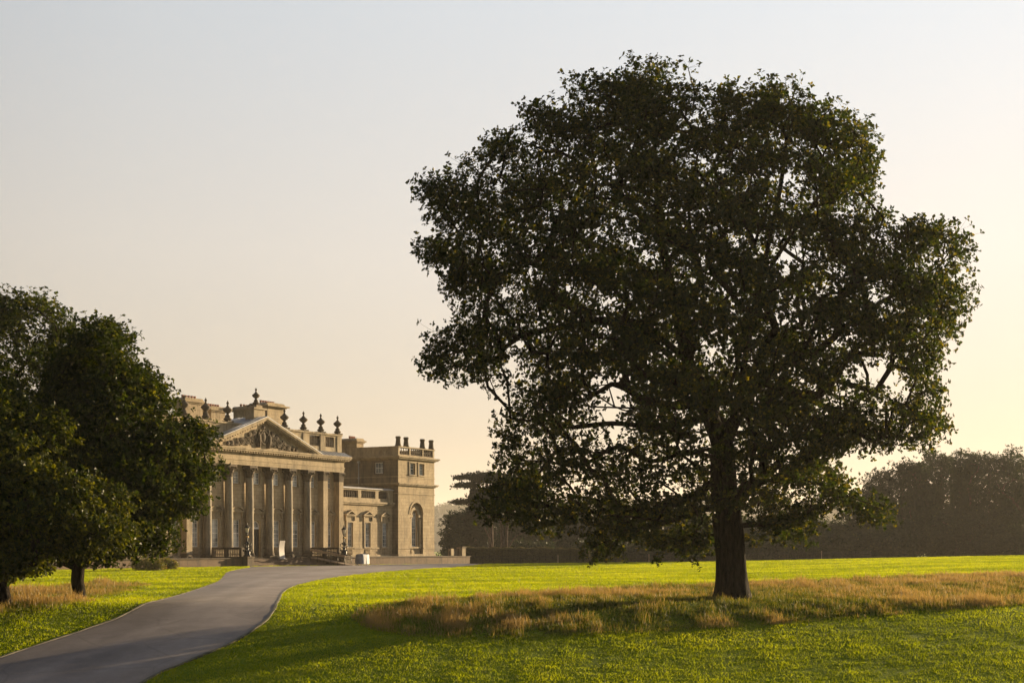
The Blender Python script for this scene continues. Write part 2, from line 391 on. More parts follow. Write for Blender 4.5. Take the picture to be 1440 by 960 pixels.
def long_grass(poly, count, name, label, seed, hmax=0.175):
    r = np.random.default_rng(seed); P_ = np.array(poly)
    x = r.uniform(P_[:, 0].min(), P_[:, 0].max(), count*4); y = r.uniform(P_[:, 1].min(), P_[:, 1].max(), count*4)
    vis = (np.abs(x) < 0.40*y+9)
    x, y = x[vis], y[vis]; k = pip(x, y, poly); x, y = x[k], y[k]
    keep = r.random(len(x)) < np.clip((60/y), 0.25, 1)
    x, y = x[keep][:count], y[keep][:count]
    p3 = np.stack([x, y, 0*x], 1); a, b, c = n_t(p3), n_b(p3), n_s(p3)
    pe = pdist(x, y, poly); ed = np.clip(pe/0.8+0.2*c, 0.5, 1)
    h = hmax*ed*np.clip(0.58+0.30*a+0.14*b+0.26*c, 0.2, 1.9)*r.uniform(0.55, 1.15, len(x))
    tint = np.clip(0.29+0.26*b+0.22*a+0.12*c+r.normal(0, 0.15, len(x)), 0, 1)
    seed_h = r.random(len(x)) < 0.10+0.12*(b > 0.2)
    h = np.where(seed_h, h*1.45+0.06, h); tint = np.where(seed_h, np.clip(tint+0.45, 0.6, 1), tint)
    w = np.where(seed_h, 0.014, 0.018)*np.clip(y/45, 1, 2.5)
    V, q, t = blades(x, y, h, w, np.where(seed_h, 0.25, 0.55), tint, seed)
    o = link(name, fast_mesh(name, V, q, t), None, M_long)
    return tag(o, label, 'long grass', kind='stuff')
long_grass(isl, 470000, 'long_grass', 'unmown island of tall tan and green grass round the big oak', 11)
long_grass(lpatch, 90000, 'long_grass', 'unmown tawny grass under the trees left of the drive', 12, 0.17)

# lawn blades
r = np.random.default_rng(21)
n = 1150000
D = 34*(205/34)**r.random(n)          # log-uniform in depth
X = (r.random(n)*2-1)*(0.375*D+9)
k = ~pip(X, D, drive_poly) & ~(pip(X, D, isl) & (pdist(X, D, isl) > 0.4)) & (pdist(X, D, drive_poly) > 0.02)
X, D = X[k], D[k]
p3 = np.stack([X, D, 0*X], 1)
a, b, c = n_t(p3), n_b(p3), n_s(p3)
stripe = np.sin(D*0.9+0.25*X+0.5*b)
e = Noise3(0.33, 6)(p3); f2 = Noise3(0.9, 61)(p3*np.array([0.5, 1.3, 1]))
h = (0.052+0.006*a+0.004*c+0.005*stripe+0.005*e+0.004*f2)*np.clip(D/60, 1, 1.7)*np.random.default_rng(5).uniform(0.75, 1.2, len(X)); h = np.clip(h, 0.015, 0.15)
lp = pip(X, D, lpatch); h = np.where(lp, h*1.5, h)
tint = np.clip(0.47+0.10*a+0.16*b+0.06*stripe+0.04*e+0.06*f2+np.random.default_rng(6).normal(0, 0.10, len(X)), 0, 1)
V, q, t = blades(X, D, h, 0.018*np.clip(D/34, 1, 6), 0.5, tint, 31)
tag(link('lawn_grass', fast_mesh('lawn_grass', V, q, t), None, M_grass), 'short yellow-green blades of the mown lawn', 'grass', kind='stuff')
# ================================================================ trees
def leaf_cloud(cent, axis, per, size, seed, spread=(0.45, 0.45, 0.28), nros=9, tint0=0.35, tintsd=0.2, ctint=None):
    r = np.random.default_rng(seed)
    n = len(cent)
    ro = np.repeat(cent, nros, 0)+np.clip(r.normal(size=(n*nros, 3)), -1.5, 1.5)*np.array(spread)
    ax = np.repeat(axis, nros, 0)+r.normal(size=(n*nros, 3))*0.6+np.array([0, 0, 0.35])
    ax /= np.linalg.norm(ax, axis=1)[:, None]
    tb = np.repeat(ctint if ctint is not None else np.zeros(n), nros)
    m = len(ro)
    c = np.repeat(ro, per, 0); a = np.repeat(ax, per, 0); tb = np.repeat(tb, per)
    dr = r.normal(size=c.shape); dr -= a*(dr*a).sum(1)[:, None]; dr /= np.linalg.norm(dr, axis=1)[:, None]+1e-9
    dr = dr+a*r.uniform(-0.1, 0.9, (len(c), 1)); dr /= np.linalg.norm(dr, axis=1)[:, None]
    sd = np.cross(dr, a+r.normal(size=c.shape)*0.25); sd /= np.linalg.norm(sd, axis=1)[:, None]+1e-9
    nn = np.cross(sd, dr)
    L = size*r.uniform(0.5, 1.35, (len(c), 1)); W = L*0.34
    b = c+a*r.uniform(-0.5, 0.5, (len(c), 1))*size*0.6
    v0 = b+dr*L*0.08; v1 = b+dr*L*0.55+sd*W+nn*W*0.3; v2 = b+dr*L-nn*L*0.12; v3 = b+dr*L*0.6-sd*W+nn*W*0.3
    V = np.stack([v0, v1, v2, v3], 1).reshape(-1, 3)
    t = np.clip(tint0+tb+r.normal(0, tintsd, len(c)), 0, 1)
    # twigs joining every rosette to its shoot
    c0 = np.repeat(cent, nros, 0); dtw = ro-c0; sw = np.cross(dtw, [0.3, 1.0, 0.2]); sw /= np.linalg.norm(sw, axis=1)[:, None]+1e-9; sw *= size*0.03
    V = np.vstack([V, np.stack([c0-sw, c0+sw, ro+sw*0.5, ro-sw*0.5], 1).reshape(-1, 3)]); t = np.r_[t, np.zeros(m)]
    q = np.arange(len(V)).reshape(-1, 4)
    return V, q, t

class Skel:
    def __init__(s): s.p = []; s.par = []; s.w = []
    def chain(s, par, pts):
        for q in pts:
            s.p.append(np.array(q, float)); s.par.append(par); s.w.append(0.0); par = len(s.p)-1
        return par
    def nearest(s, q, k=0):
        A = np.array(s.p); return int(np.argmin(np.linalg.norm(A-q, axis=1)))
    def grow(s, targets, root, seed, wig=0.12, up=0.5, seg=0.7):
        r = np.random.default_rng(seed)
        arr = np.zeros((len(s.p)+len(targets)*40, 3)); cnt = len(s.p); arr[:cnt] = np.array(s.p)
        base = np.array(root)
        order = np.argsort(np.linalg.norm(targets-base, axis=1))
        for ti in order:
            t = targets[ti]; A = arr[:cnt]
            dd = np.linalg.norm(A-t, axis=1)
            rad = np.linalg.norm(A-base, axis=1); rt = np.linalg.norm(t-base)
            cost = dd+0.55*np.maximum(0, rad-rt+0.3)*2+0.45*np.maximum(0, A[:, 2]-t[2])
            j = int(np.argmin(cost)); d = dd[j]
            nseg = max(1, min(30, int(d/seg)))
            p0 = arr[j]; pj = s.par[j]
            tang = (p0-arr[pj]) if pj >= 0 else np.array([0, 0, 1.0])
            tang = tang/(np.linalg.norm(tang)+1e-9)
            c1 = p0+tang*d*0.25+np.array([0, 0, up*0.12*d]); par = j
            for k in range(1, nseg+1):
                u = k/nseg; q = (1-u)**2*p0+2*u*(1-u)*c1+u*u*t
                if k < nseg: q = q+r.normal(size=3)*wig*min(d, 2.5)*0.35
                s.p.append(q); s.par.append(par); s.w.append(0.0); par = cnt
                arr[cnt] = q; cnt += 1
            s.w[par] += 1
    def mesh(s, name, rbase, expo=0.45, rmin=0.012, flare=None, minr_draw=0.0):
        n = len(s.p); w = np.array(s.w)+1e-6; par = np.array(s.par); kids = [[] for _ in range(n)]
        for i in range(n-1, -1, -1):
            if par[i] >= 0: w[par[i]] += w[i]; kids[par[i]].append(i)
        rad = np.maximum(rmin, rbase*(w/w.max())**expo)
        if flare: 
            for i in range(n): rad[i] *= flare(s.p[i])
        VV = []; QQ = []; off = 0
        starts = [(i, None) for i in range(n) if par[i] < 0]
        while starts:
            i, fr = starts.pop(); ch = [i] if fr is None else [fr, i]
            while kids[ch[-1]]:
                ks = sorted(kids[ch[-1]], key=lambda k: -w[k])
                for k in ks[1:]: starts.append((k, ch[-1]))
                ch.append(ks[0])
            pts = np.array([s.p[k] for k in ch]); rr = rad[ch].copy()
            if fr is not None: rr[0] = min(rr[0], rr[1]*1.25)
            if len(pts) < 2 or rr.max() < minr_draw: continue
            ns = 40 if rr.max() > 0.25 else 14 if rr.max() > 0.12 else (8 if rr.max() > 0.06 else 4)
            T = np.gradient(pts, axis=0); T /= np.linalg.norm(T, axis=1)[:, None]+1e-9
            ref = np.array([1.0, 0, 0]) if abs(T[0][0]) < 0.8 else np.array([0, 1.0, 0])
            th = 2*np.pi*np.arange(ns)/ns
            ring = []
            for k in range(len(pts)):
                a = ref-T[k]*ref.dot(T[k]); a /= np.linalg.norm(a)+1e-9; b = np.cross(T[k], a); ref = a
                lump = 1+(0.05*np.sin(3*th+k*0.35)+0.03*np.sin(7*th-k*0.2) +0.035*np.abs(np.sin(8.5*th+0.8*math.sin(k*0.13)))+0.02*np.sin(13*th+k*0.1) if ns > 16 else 0)
                ring.append(pts[k]+((np.cos(th)*lump)[:, None]*a+(np.sin(th)*lump)[:, None]*b)*rr[k])
            VV.append(np.vstack(ring)); m = len(pts)
            I = (np.arange(m-1)[:, None]*ns+np.arange(ns)[None, :]); J = (np.arange(m-1)[:, None]*ns+(np.arange(ns)[None, :]+1) % ns)
            QQ.append(np.stack([I, J, J+ns, I+ns], -1).reshape(-1, 4)+off); off += m*ns
        return fast_mesh(name, np.vstack(VV), np.vstack(QQ), smooth=True)

def crown_points(poly, D, Rm, count, seed, holes=(), clump=2.4, thr=-0.35, shell=2.2, inner=0.25, flat=1.0, inset=0.25):
    r = np.random.default_rng(seed); P_ = np.array(poly, float)
    q_ = []; sub_px = 0.5*F/D; amp = 0.30*F/D     # ragged outline: tufts of about half a metre
    for i in range(len(poly)):
        a_, b_ = P_[i], P_[(i+1) % len(poly)]; e_ = b_-a_; L_ = np.linalg.norm(e_); k_ = max(1, int(L_/sub_px)); n_ = np.array([-e_[1], e_[0]])/(L_+1e-9)
        for j in range(k_): q_.append(tuple(a_+e_*j/k_+n_*r.uniform(-1, 1)*amp))
    poly = q_; P_ = np.array(poly, float)
    nz = Noise3(clump, seed+100); nz2 = Noise3(clump*0.42, seed+200); out = []; tot = 0
    tries = 0
    while tot < count and tries < 60:
        tries += 1
        m = 20000
        x = r.uniform(P_[:, 0].min(), P_[:, 0].max(), m); y = r.uniform(P_[:, 1].min(), P_[:, 1].max(), m)
        k = pip(x, y, poly); x, y = x[k], y[k]
        d = pdist(x, y, poly)*D/F
        k = d > inset*r.random(len(d)); x, y, d = x[k], y[k], d[k]
        for hp, prob in holes:
            kk = ~(pip(x, y, hp) & (r.random(len(x)) < prob)); x, y, d = x[kk], y[kk], d[kk]
        dd = np.minimum(d, Rm); hgt = flat*np.sqrt(np.maximum(0.05, Rm**2-(Rm-dd)**2))
        dep = r.uniform(-Rm, Rm, len(x)); k = np.abs(dep) < hgt
        x, y, d, dep, hgt = x[k], y[k], d[k], dep[k], hgt[k]
        sf = np.minimum(d, hgt-np.abs(dep))
        Dd = D+dep
        p = np.stack([(x-720)/F*Dd, Dd, CZ+(HORZ-y)/F*Dd], 1)
        q = p*np.array([1, 1, 1.35])
        v = nz(q)+0.5*nz2(q)
        prob = inner+(1-inner)*np.exp(-(sf/shell)**2)
        k = (v > thr) & (r.random(len(x)) < prob)
        out.append(p[k]); tot += int(k.sum())
    p = np.vstack(out)[:count]
    return p

def make_tree(name, label, cat, group, base, poly, D, Rm, nclu, trunk_r, seed, limbs=(), mat=None, bark=None, leaf=0.12, per=6, nros=9,
              spread=(0.45, 0.45, 0.28), ntarget=700, holes=(), clump=2.4, thr=-0.35, shell=2.2, inner=0.25, flat=1.0, tint0=0.35, tintsd=0.2, flare=None, extra=None, fork=None, ctsd=0.1, minr=0.0, rootsel=None):
    bx, by = base[0], base[1]; bz = float(ground(bx, by))-0.15
    root = empty(name, (bx, by, bz+0.15), 0, label, cat, group)
    pts = crown_points(poly, D, Rm, nclu, seed, holes, clump, thr, shell, inner, flat)
    if extra is not None: pts = np.vstack([pts, extra])
    cen = pts.mean(0)
    sk = Skel()
    if fork is None: fork = (bx, by, bz+0.35*(cen[2]-bz))
    tr = catmull([(bx, by, bz), ((bx*2+fork[0])/3+0.03, (by*2+fork[1])/3, bz+(fork[2]-bz)*0.33), ((bx+2*fork[0])/3-0.03, (by+2*fork[1])/3, bz+(fork[2]-bz)*0.66), fork], 6)
    end = sk.chain(-1, tr)
    for lm in limbs:
        c = catmull(lm, 5); j = sk.nearest(c[0]); sk.chain(j, c[1:])
    if not limbs: sk.chain(end, catmull([fork, (np.array(fork)+cen)/2, cen, cen+np.array([0, 0, (pts[:, 2].max()-cen[2])*0.7])], 5)[1:])
    r = np.random.default_rng(seed+5)
    sel = r.choice(len(pts), min(ntarget, len(pts)), replace=False)
    sk.grow(pts[sel], np.array(fork), seed+6)
    me = sk.mesh('trunk', trunk_r, flare=flare, minr_draw=minr)
    me.transform(__import__('mathutils').Matrix.Translation((-bx, -by, -bz-0.15)))
    link('trunk', me, root, bark or M_bark)
    ax = pts-(cen-np.array([0, 0, 1.5])); ax /= np.linalg.norm(ax, axis=1)[:, None]+1e-9
    ct = r.normal(0, ctsd, len(pts))
    V, q, t = leaf_cloud(pts, ax, per, leaf, seed+7, spread, nros, tint0, tintsd, ct)
    g = ground(V[:, 0], V[:, 1])
    V[:, 2] = np.maximum(V[:, 2], g+0.02)
    V -= np.array([bx, by, bz+0.15])
    link('crown', fast_mesh('crown', V, q, t), root, mat or M_leaf_oak)
    return root, len(q)

# --- the great oak
DO = 50.5
ox, oy = px_ground(1030, 842)
DO = oy
def L(*pp):   # px, py, depth offset
    return [tuple(P(a, b, DO+c)) for a, b, c in pp]
oak_poly = [(925, 80), (955, 90), (985, 95), (992, 122), (1012, 128), (1045, 112), (1080, 106), (1130, 118), (1150, 142), (1185, 140), (1210, 150), (1230, 190), (1234, 240), (1232, 288),
            (1262, 300), (1300, 303), (1330, 318), (1362, 308), (1368, 365), (1344, 392), (1364, 408), (1362, 450), (1345, 492), (1318, 505), (1322, 555), (1334, 605), (1328, 640), (1290, 636), (1262, 630), (1240, 645), (1205, 640), (1198, 668),
            (1232, 690), (1254, 722), (1240, 740), (1205, 728), (1172, 715), (1150, 735), (1165, 764), (1130, 770), (1080, 762), (1048, 768), (1035, 735), (1010, 762),
            (985, 782), (940, 785), (905, 772), (870, 780), (835, 788), (818, 770), (828, 745), (790, 755), (762, 745), (720, 742), (690, 730), (672, 700), (676, 655), (705, 640),
            (690, 590), (692, 560), (660, 558), (632, 545), (612, 530), (592, 492), (605, 455), (640, 462), (645, 432), (612, 402), (592, 345), (602, 300), (594, 258), (600, 215), (632, 232), (668, 212), (690, 165),
            (738, 172), (752, 145), (800, 130), (806, 102), (838, 112), (858, 92), (890, 84)]
hole = lambda *pp: list(pp)
oak_holes = [(hole((1185, 508), (1235, 508), (1275, 535), (1290, 560), (1250, 556), (1205, 535)), 1.0),
             (hole((716, 478), (745, 475), (742, 520), (728, 560), (712, 520)), 1.0),
             (hole((838, 540), (880, 530), (885, 575), (845, 580)), 0.9),
             (hole((840, 575), (870, 570), (880, 600), (845, 640), (835, 600)), 0.85),
             (hole((1090, 355), (1150, 355), (1145, 378), (1095, 378)), 0.85),
             (hole((1195, 288), (1240, 288), (1245, 302), (1195, 305)), 1.0),
             (hole((700, 395), (728, 395), (725, 420), (698, 418)), 0.95),
             (hole((640, 560), (700, 520), (715, 560), (700, 600)), 0.8),
             (hole((950, 160), (1000, 150), (1005, 185), (955, 185)), 0.5),
             (hole((700, 225), (790, 222), (790, 240), (700, 245)), 0.7),
             (hole((1090, 240), (1140, 235), (1135, 262), (1092, 262)), 0.6),
             (hole((1205, 555), (1245, 560), (1250, 580), (1210, 580)), 0.6),
             (hole((1175, 640), (1215, 640), (1225, 690), (1195, 690)), 0.9),
             (hole((1110, 690), (1160, 685), (1150, 715), (1110, 712)), 0.6),
             (hole((945, 480), (1005, 470), (1010, 520), (955, 515)), 0.45),
             (hole((855, 640), (1000, 600), (1000, 680), (900, 700), (850, 690)), 0.45),
             (hole((700, 600), (860, 560), (880, 700), (760, 740), (700, 720)), 0.25),
             (hole((735, 540), (850, 520), (850, 620), (760, 620)), 0.25),
             (hole((1000, 725), (1050, 725), (1056, 790), (998, 790)), 1.0),
             (hole((985, 620), (1045, 600), (1060, 725), (990, 730)), 0.5),
             (hole((700, 445), (850, 425), (850, 440), (705, 465)), 0.35),
             (hole((1010, 470), (1065, 470), (1060, 520), (1010, 520)), 0.4),
             (hole((880, 335), (905, 325), (910, 345), (885, 352)), 0.8)]
limbs = [
 L((1014, 625, 0), (988, 560, 0.2), (965, 500, 0.6), (948, 420, 0.8), (930, 330, 0.4), (922, 220, 0), (918, 130, -0.2)),
 L((1018, 630, 0), (1035, 575, -0.3), (1052, 480, -0.8), (1075, 370, -1.2), (1098, 260, -1.0), (1110, 150, -1.0)),
 L((1028, 600, -0.1), (1062, 545, 0.4), (1108, 508, 0.8), (1150, 492, 1.0), (1215, 440, 1.5), (1290, 395, 1.8), (1345, 355, 1.8)),
 L((1012, 645, 0), (968, 636, -0.6), (915, 648, -1.2), (868, 628, -1.6), (815, 655, -2.0), (760, 648, -2.5), (710, 670, -2.5)),
 L((966, 505, 0.6), (915, 468, 0), (850, 452, -0.8), (780, 462, -1.4), (700, 478, -1.8), (625, 500, -2)),
 L((948, 420, 0.8), (890, 370, 1.5), (800, 330, 2.2), (700, 300, 2.5), (625, 262, 2.5)),
 L((936, 350, 0.5), (880, 280, -1), (800, 220, -1.8), (730, 195, -2.2)),
 L((1068, 400, -1.1), (1120, 320, -2), (1170, 250, -2.6), (1205, 190, -2.6)),
 L((1060, 548, 0.4), (1130, 560, 2), (1200, 590, 3), (1270, 610, 3.4), (1318, 625, 3.4)),
 L((1026, 715, 0), (990, 716, -0.6), (955, 728, -1), (905, 742, -1.5), (850, 762, -1.8)),
 L((1034, 700, 0), (1085, 668, -1), (1150, 680, -1.6), (1200, 700, -2), (1245, 718, -2)),
 L((985, 555, 0.2), (960, 570, -2), (905, 560, -3.5), (860, 540, -4.5), (780, 560, -5)),
 L((1020, 640, 0), (1010, 590, 2.5), (960, 540, 4.5), (900, 520, 6)),
 L((1030, 590, 0), (1060, 520, -3), (1100, 450, -5), (1150, 400, -6)),
 L((1000, 585, 0.1), (930, 600, 2), (860, 595, 3), (770, 600, 3.5), (700, 560, 3.5)),
 L((1110, 508, 0.8), (1160, 530, 0.2), (1230, 552, 0), (1290, 585, 0)),
]
oak_holes = [([(sum(q[0] for q in h)/len(h)+1.25*(p_[0]-sum(q[0] for q in h)/len(h)), sum(q[1] for q in h)/len(h)+1.25*(p_[1]-sum(q[1] for q in h)/len(h))) for p_ in h], pr) for h, pr in oak_holes]
fz = float(ground(ox, oy))
def oak_flare(p):
    h = p[2]-fz
    return 1.0+0.38*math.exp(-max(h, 0)/0.5)-0.0*h
root_oak, nl = make_tree('oak_tree', 'huge spreading dark oak standing alone in long grass on the lawn', 'oak tree', None, (ox, oy), oak_poly, DO, 8.6, 5700, 0.535, 42, limbs,
          M_leaf_oak, M_bark, leaf=0.155, per=6, nros=8, spread=(0.35, 0.36, 0.24), ntarget=2600, holes=oak_holes, clump=1.8, thr=0.42, shell=2.1, inner=0.10, fork=tuple(P(1016, 628, DO)), flare=oak_flare, tint0=0.46, flat=0.85)
print('oak leaves', nl)

# --- trees left of the drive
def tree_px(name, label, cat, group, bpx, D, poly, Rm, nclu, tr, seed, **kw):
    b = ((bpx-720)/F*D, D)
    return make_tree(name, label, cat, group, b, poly, D, Rm, nclu, tr, seed, **kw)
g1 = 'trees left of the drive'
polyA = [(95, 478), (130, 448), (152, 455), (172, 458), (200, 488), (215, 520), (228, 545), (240, 578), (262, 580), (290, 598), (298, 640), (308, 668), (292, 682), (278, 722), (262, 742), (245, 762), (232, 790), (205, 780), (165, 776), (128, 786), (90, 790), (50, 780), (35, 700), (45, 560), (75, 490)]
tree_px('broadleaf_tree', 'leafy green tree with a bare trunk nearest the left edge of the drive', 'tree', g1, 110, 54.0, polyA, 4.7, 2600, 0.24, 51,
        mat=M_leaf_left, leaf=0.15, nros=8, ntarget=700, spread=(0.34, 0.34, 0.24), clump=2.3, thr=0.15, shell=1.5, inner=0.12, tint0=0.38, fork=tuple(P(110, 800, 54.0)), minr=0.0)
polyB = [(-190, 760), (-150, 600), (-90, 540), (-30, 525), (8, 540), (40, 565), (75, 585), (98, 612), (135, 640), (160, 672), (182, 700), (190, 740), (192, 756), (150, 776), (95, 792), (30, 806), (-60, 815), (-140, 820)]
tree_px('broadleaf_tree', 'lighter green low tree at the left edge of the photo in front of the others', 'tree', g1, 6, 49.0, polyB, 3.8, 2400, 0.22, 52,
        mat=M_leaf_left, leaf=0.15, nros=8, ntarget=500, spread=(0.34, 0.34, 0.24), clump=2.1, thr=0.1, shell=1.4, inner=0.12, tint0=0.62, fork=tuple(P(4, 810, 49.0)))
polyC = [(-260, 650), (-220, 480), (-110, 415), (-20, 404), (22, 406), (66, 418), (92, 440), (118, 462), (145, 520), (150, 600), (120, 720), (0, 780), (-150, 780), (-240, 740)]
tree_px('broadleaf_tree', 'tallest of the trees left of the drive, its round top at the left edge', 'tree', g1, -45, 67, polyC, 6.5, 3600, 0.36, 53,
        mat=M_leaf_left, leaf=0.16, nros=8, ntarget=500, spread=(0.42, 0.42, 0.3), clump=2.6, thr=0.1, shell=1.7, inner=0.1, tint0=0.42)

# --- background trees
def blob(cx, top, w, bottom, seed, lob=5, amp=0.12):
    r = np.random.default_rng(seed); pts = []
    cy = (top+bottom)/2; ry = (bottom-top)/2; ph = r.uniform(0, 6.28, 3)
    for a in np.linspace(0, 2*math.pi, 34, endpoint=False):
        k = 1+amp*math.sin(lob*a+ph[0])+amp*0.6*math.sin((lob*2+1)*a+ph[1])
        c, s_ = math.cos(a), math.sin(a)
        pts.append((cx+w/2*k*np.sign(c)*abs(c)**0.75, cy-ry*k*np.sign(s_)*abs(s_)**0.8 if s_ > 0 else cy-ry*np.sign(s_)*abs(s_)**0.7))
    return pts
def far_tree(cx, top, w, D, label, group, seed, tr=0.3, ncl=700, mat=None, bottom=None, name='broadleaf_tree', lob=5, leaf=0.36, thr=-0.2, poly=None, sp=0.75, cat='tree', tint0=0.4):
    gz = float(ground((cx-720)/F*D, D)); by = HORZ-(gz-CZ)/D*F
    bottom = bottom if bottom is not None else by+3
    poly = poly or blob(cx, top, w, bottom, seed, lob)
    return tree_px(name, label, cat, group, cx, D, poly, w/2*D/F*0.9, ncl, tr, seed, mat=mat or M_leaf_far, bark=M_bark_far, leaf=leaf, per=4, nros=7,
            spread=(sp, sp, sp*0.6), ntarget=90, clump=max(2.0, w*D/F*0.22), thr=thr, shell=max(1.2, w*D/F*0.14), inner=0.12, tint0=tint0, minr=0.05)
gb = 'trees behind the lawn'
far_tree(650, 718, 50, 228, 'bushy tree just right of the corner pavilion, beside the pointed conifer', gb, 61)
far_tree(768, 712, 84, 240, 'hazy tree behind the clipped hedge, left of the spiky conifer', gb, 62)
far_tree(735, 735, 70, 232, 'low dark tree behind the clipped hedge near the bare trunks', gb, 63)
far_tree(815, 720, 80, 245, 'rounded hazy tree behind the right end of the clipped hedge', gb, 64)
far_tree(905, 712, 90, 250, 'broad hazy tree seen under the left boughs of the oak', gb, 65)
far_tree(965, 722, 90, 245, 'hazy tree behind the oak, just left of its trunk', gb, 66)
far_tree(1050, 728, 100, 250, 'hazy tree behind the oak, just right of its trunk', gb, 67)
far_tree(1118, 738, 80, 240, 'low rounded tree right of the oak trunk, paler with haze', gb, 68, tint0=0.55)
far_tree(1175, 732, 90, 238, 'low hazy tree between the oak trunk and the tall clump at right', gb, 69)
gr = 'tall clump of trees at the right edge'
far_tree(1268, 652, 100, 232, 'left tree of the tall hazy clump at the right edge', gr, 71, 0.45, 1300)
far_tree(1325, 640, 90, 240, 'middle tree of the tall hazy clump at the right edge', gr, 72, 0.45, 1200)
far_tree(1392, 632, 120, 228, 'rounded tallest tree of the clump at the right edge', gr, 73, 0.5, 1600)
far_tree(1470, 650, 100, 236, 'tree cut by the right border of the photo', gr, 74, 0.45, 900)
far_tree(1225, 690, 70, 236, 'smaller tree on the left flank of the tall right-hand clump', gr, 75, 0.3, 700)
far_tree(1345, 718, 190, 222, 'dark low shrubbery at the foot of the right-hand clump', gr, 76, 0.2, 1100, bottom=782, name='shrub', cat='shrub')
# pointed conifers
def conifer(cx, top, w, D, label, seed, n=520):
    gz = float(ground((cx-720)/F*D, D)); x = (cx-720)/F*D; ht = CZ+(HORZ-top)/F*D-gz; wm = w/F*D/2
    root = empty('conifer', (x, D, gz), 0, label, 'conifer', None)
    r = np.random.default_rng(seed); mb = MB(); mb.tube([(0, 0, -0.2), (0.05, 0, ht*0.5), (0, 0, ht*0.98)], [0.35, 0.2, 0.03], 8)
    pts = []
    for k in range(n):
        u = r.random()**0.75; rr = wm*(1-u)**0.8*(0.55+0.45*r.random())*(0.8+0.3*math.sin(u*38)); a = r.uniform(0, 6.28)
        pts.append((rr*math.cos(a), rr*math.sin(a), 0.4+u*(ht-0.5)-rr*0.15))
    pts = np.array(pts); mb.build('trunk', M_bark_far, root)
    ax = pts*np.array([1, 1, 0])+np.array([0, 0, -0.3]); ax /= np.linalg.norm(ax, axis=1)[:, None]+1e-6
    V, q, t = leaf_cloud(pts, ax, 5, 0.34, seed, (0.38, 0.38, 0.3), 9, 0.3, 0.2)
    link('crown', fast_mesh('crown', V, q, t), root, M_leaf_con)
conifer(668, 688, 46, 222, 'dark pointed conifer between the pavilion and the bare trunks', 81)
conifer(856, 694, 44, 244, 'hazy spiky conifer poking up behind the left boughs of the oak', 82)
# cedar with flat plates and pines with bare trunks
def plate_tree(name, label, cx, D, stems, plates, seed, cat, leaf=0.3):
    gz = float(ground((cx-720)/F*D, D)); x = (cx-720)/F*D
    root = empty(name, (x, D, gz), 0, label, cat, None); o = np.array([x, D, gz])
    r = np.random.default_rng(seed); mb = MB(); pts = []; ax = []
    for st, r0 in stems:
        c = catmull([P(a, b, D+d)-o for a, b, d in st], 5); mb.tube(c, list(np.linspace(r0, r0*0.45, len(c))), 8)
    for (px, py, wpx, dep, thick) in plates:
        c = P(px, py, D+dep)-o; w = wpx/F*D/2
        sx = (c*0.0); sx[2] = c[2]-0.8
        mb.tube([sx, (sx+c)/2+np.array([0, 0, 0.2]), c+np.array([np.sign(c[0])*w*0.7, 0, 0])], [0.14, 0.09, 0.04], 5)
        m = int(26*w)
        a = r.uniform(0, 6.28, m); rr = w*np.sqrt(r.random(m))
        q = c+np.stack([rr*np.cos(a), rr*np.sin(a)*0.8, thick*(1-(rr/w)**2)*r.random(m)-0.15*r.random(m)], 1); pts.append(q)
    pts = np.vstack(pts); mb.build('trunk', M_bark_far, root)
    ax = r.normal(size=pts.shape)*0.4+np.array([0, 0, 0.6]); ax /= np.linalg.norm(ax, axis=1)[:, None]
    V, q, t = leaf_cloud(pts, ax, 5, leaf, seed, (0.34, 0.34, 0.14), 7, 0.3, 0.2)
    link('crown', fast_mesh('crown', V, q, t), root, M_leaf_con)
plate_tree('cedar_tree', 'cedar with flat spreading plates of foliage right of the corner pavilion', 690, 214,
   [([(690, 800, 0), (690, 740, 0), (686, 700, 0), (684, 672, 0)], 0.45), ([(690, 740, 0), (668, 715, 1), (648, 706, 1)], 0.2)],
   [(668, 672, 58, 1, 0.8), (655, 683, 40, -1, 0.6), (690, 676, 50, -2, 0.9), (722, 680, 60, 1, 1.0), (655, 706, 44, 2, 0.6), (700, 692, 60, 2, 0.9), (735, 700, 60, -1, 0.8), (680, 700, 40, -2, 0.6), (716, 708, 56, 0, 0.8), (690, 668, 34, 0, 0.6)], 91, 'cedar')
plate_tree('pine_tree', 'pine with two bare pale trunks showing behind the clipped hedge', 710, 210,
   [([(706, 800, 0), (706, 745, 0), (700, 705, 0), (698, 690, 0)], 0.34), ([(713, 800, 0.4), (712, 750, 0.4), (716, 715, 0.4), (724, 700, 0.4)], 0.3), ([(690, 800, -1), (690, 765, -1), (682, 742, -1)], 0.2), ([(713, 775, 0), (724, 755, 0), (738, 748, 0)], 0.12)],
   [(700, 695, 50, 1, 1.2), (728, 700, 56, 0, 1.2), (745, 712, 44, 1, 1.0), (690, 710, 34, -1, 0.8), (712, 686, 40, 0, 1.0)], 92, 'pine', 0.32)

for i, (cx, top, w_, lab) in enumerate([(748, 764, 60, 'low dark undergrowth behind the right half of the clipped hedge'), (850, 762, 90, 'low undergrowth left of the oak trunk, beyond the far lawn'), (935, 758, 90, 'dark undergrowth just left of the oak trunk, beyond the far lawn'),
      (1010, 756, 80, 'undergrowth directly behind the oak trunk'), (1090, 752, 90, 'undergrowth just right of the oak trunk, beyond the far lawn'), (1165, 748, 90, 'undergrowth left of the tall right-hand clump'), (1240, 742, 90, 'undergrowth at the left foot of the tall right-hand clump'), (1440, 735, 110, 'undergrowth at the foot of the clump, cut by the right border')]):
    far_tree(cx, top, w_, 216, lab, 'undergrowth beyond the far lawn', 300+i, 0.1, 420, name='shrub', cat='shrub', thr=-0.9, sp=0.6)

far_tree(700, 712, 90, 255, 'hazy tree behind the two bare pine trunks', gb, 77)
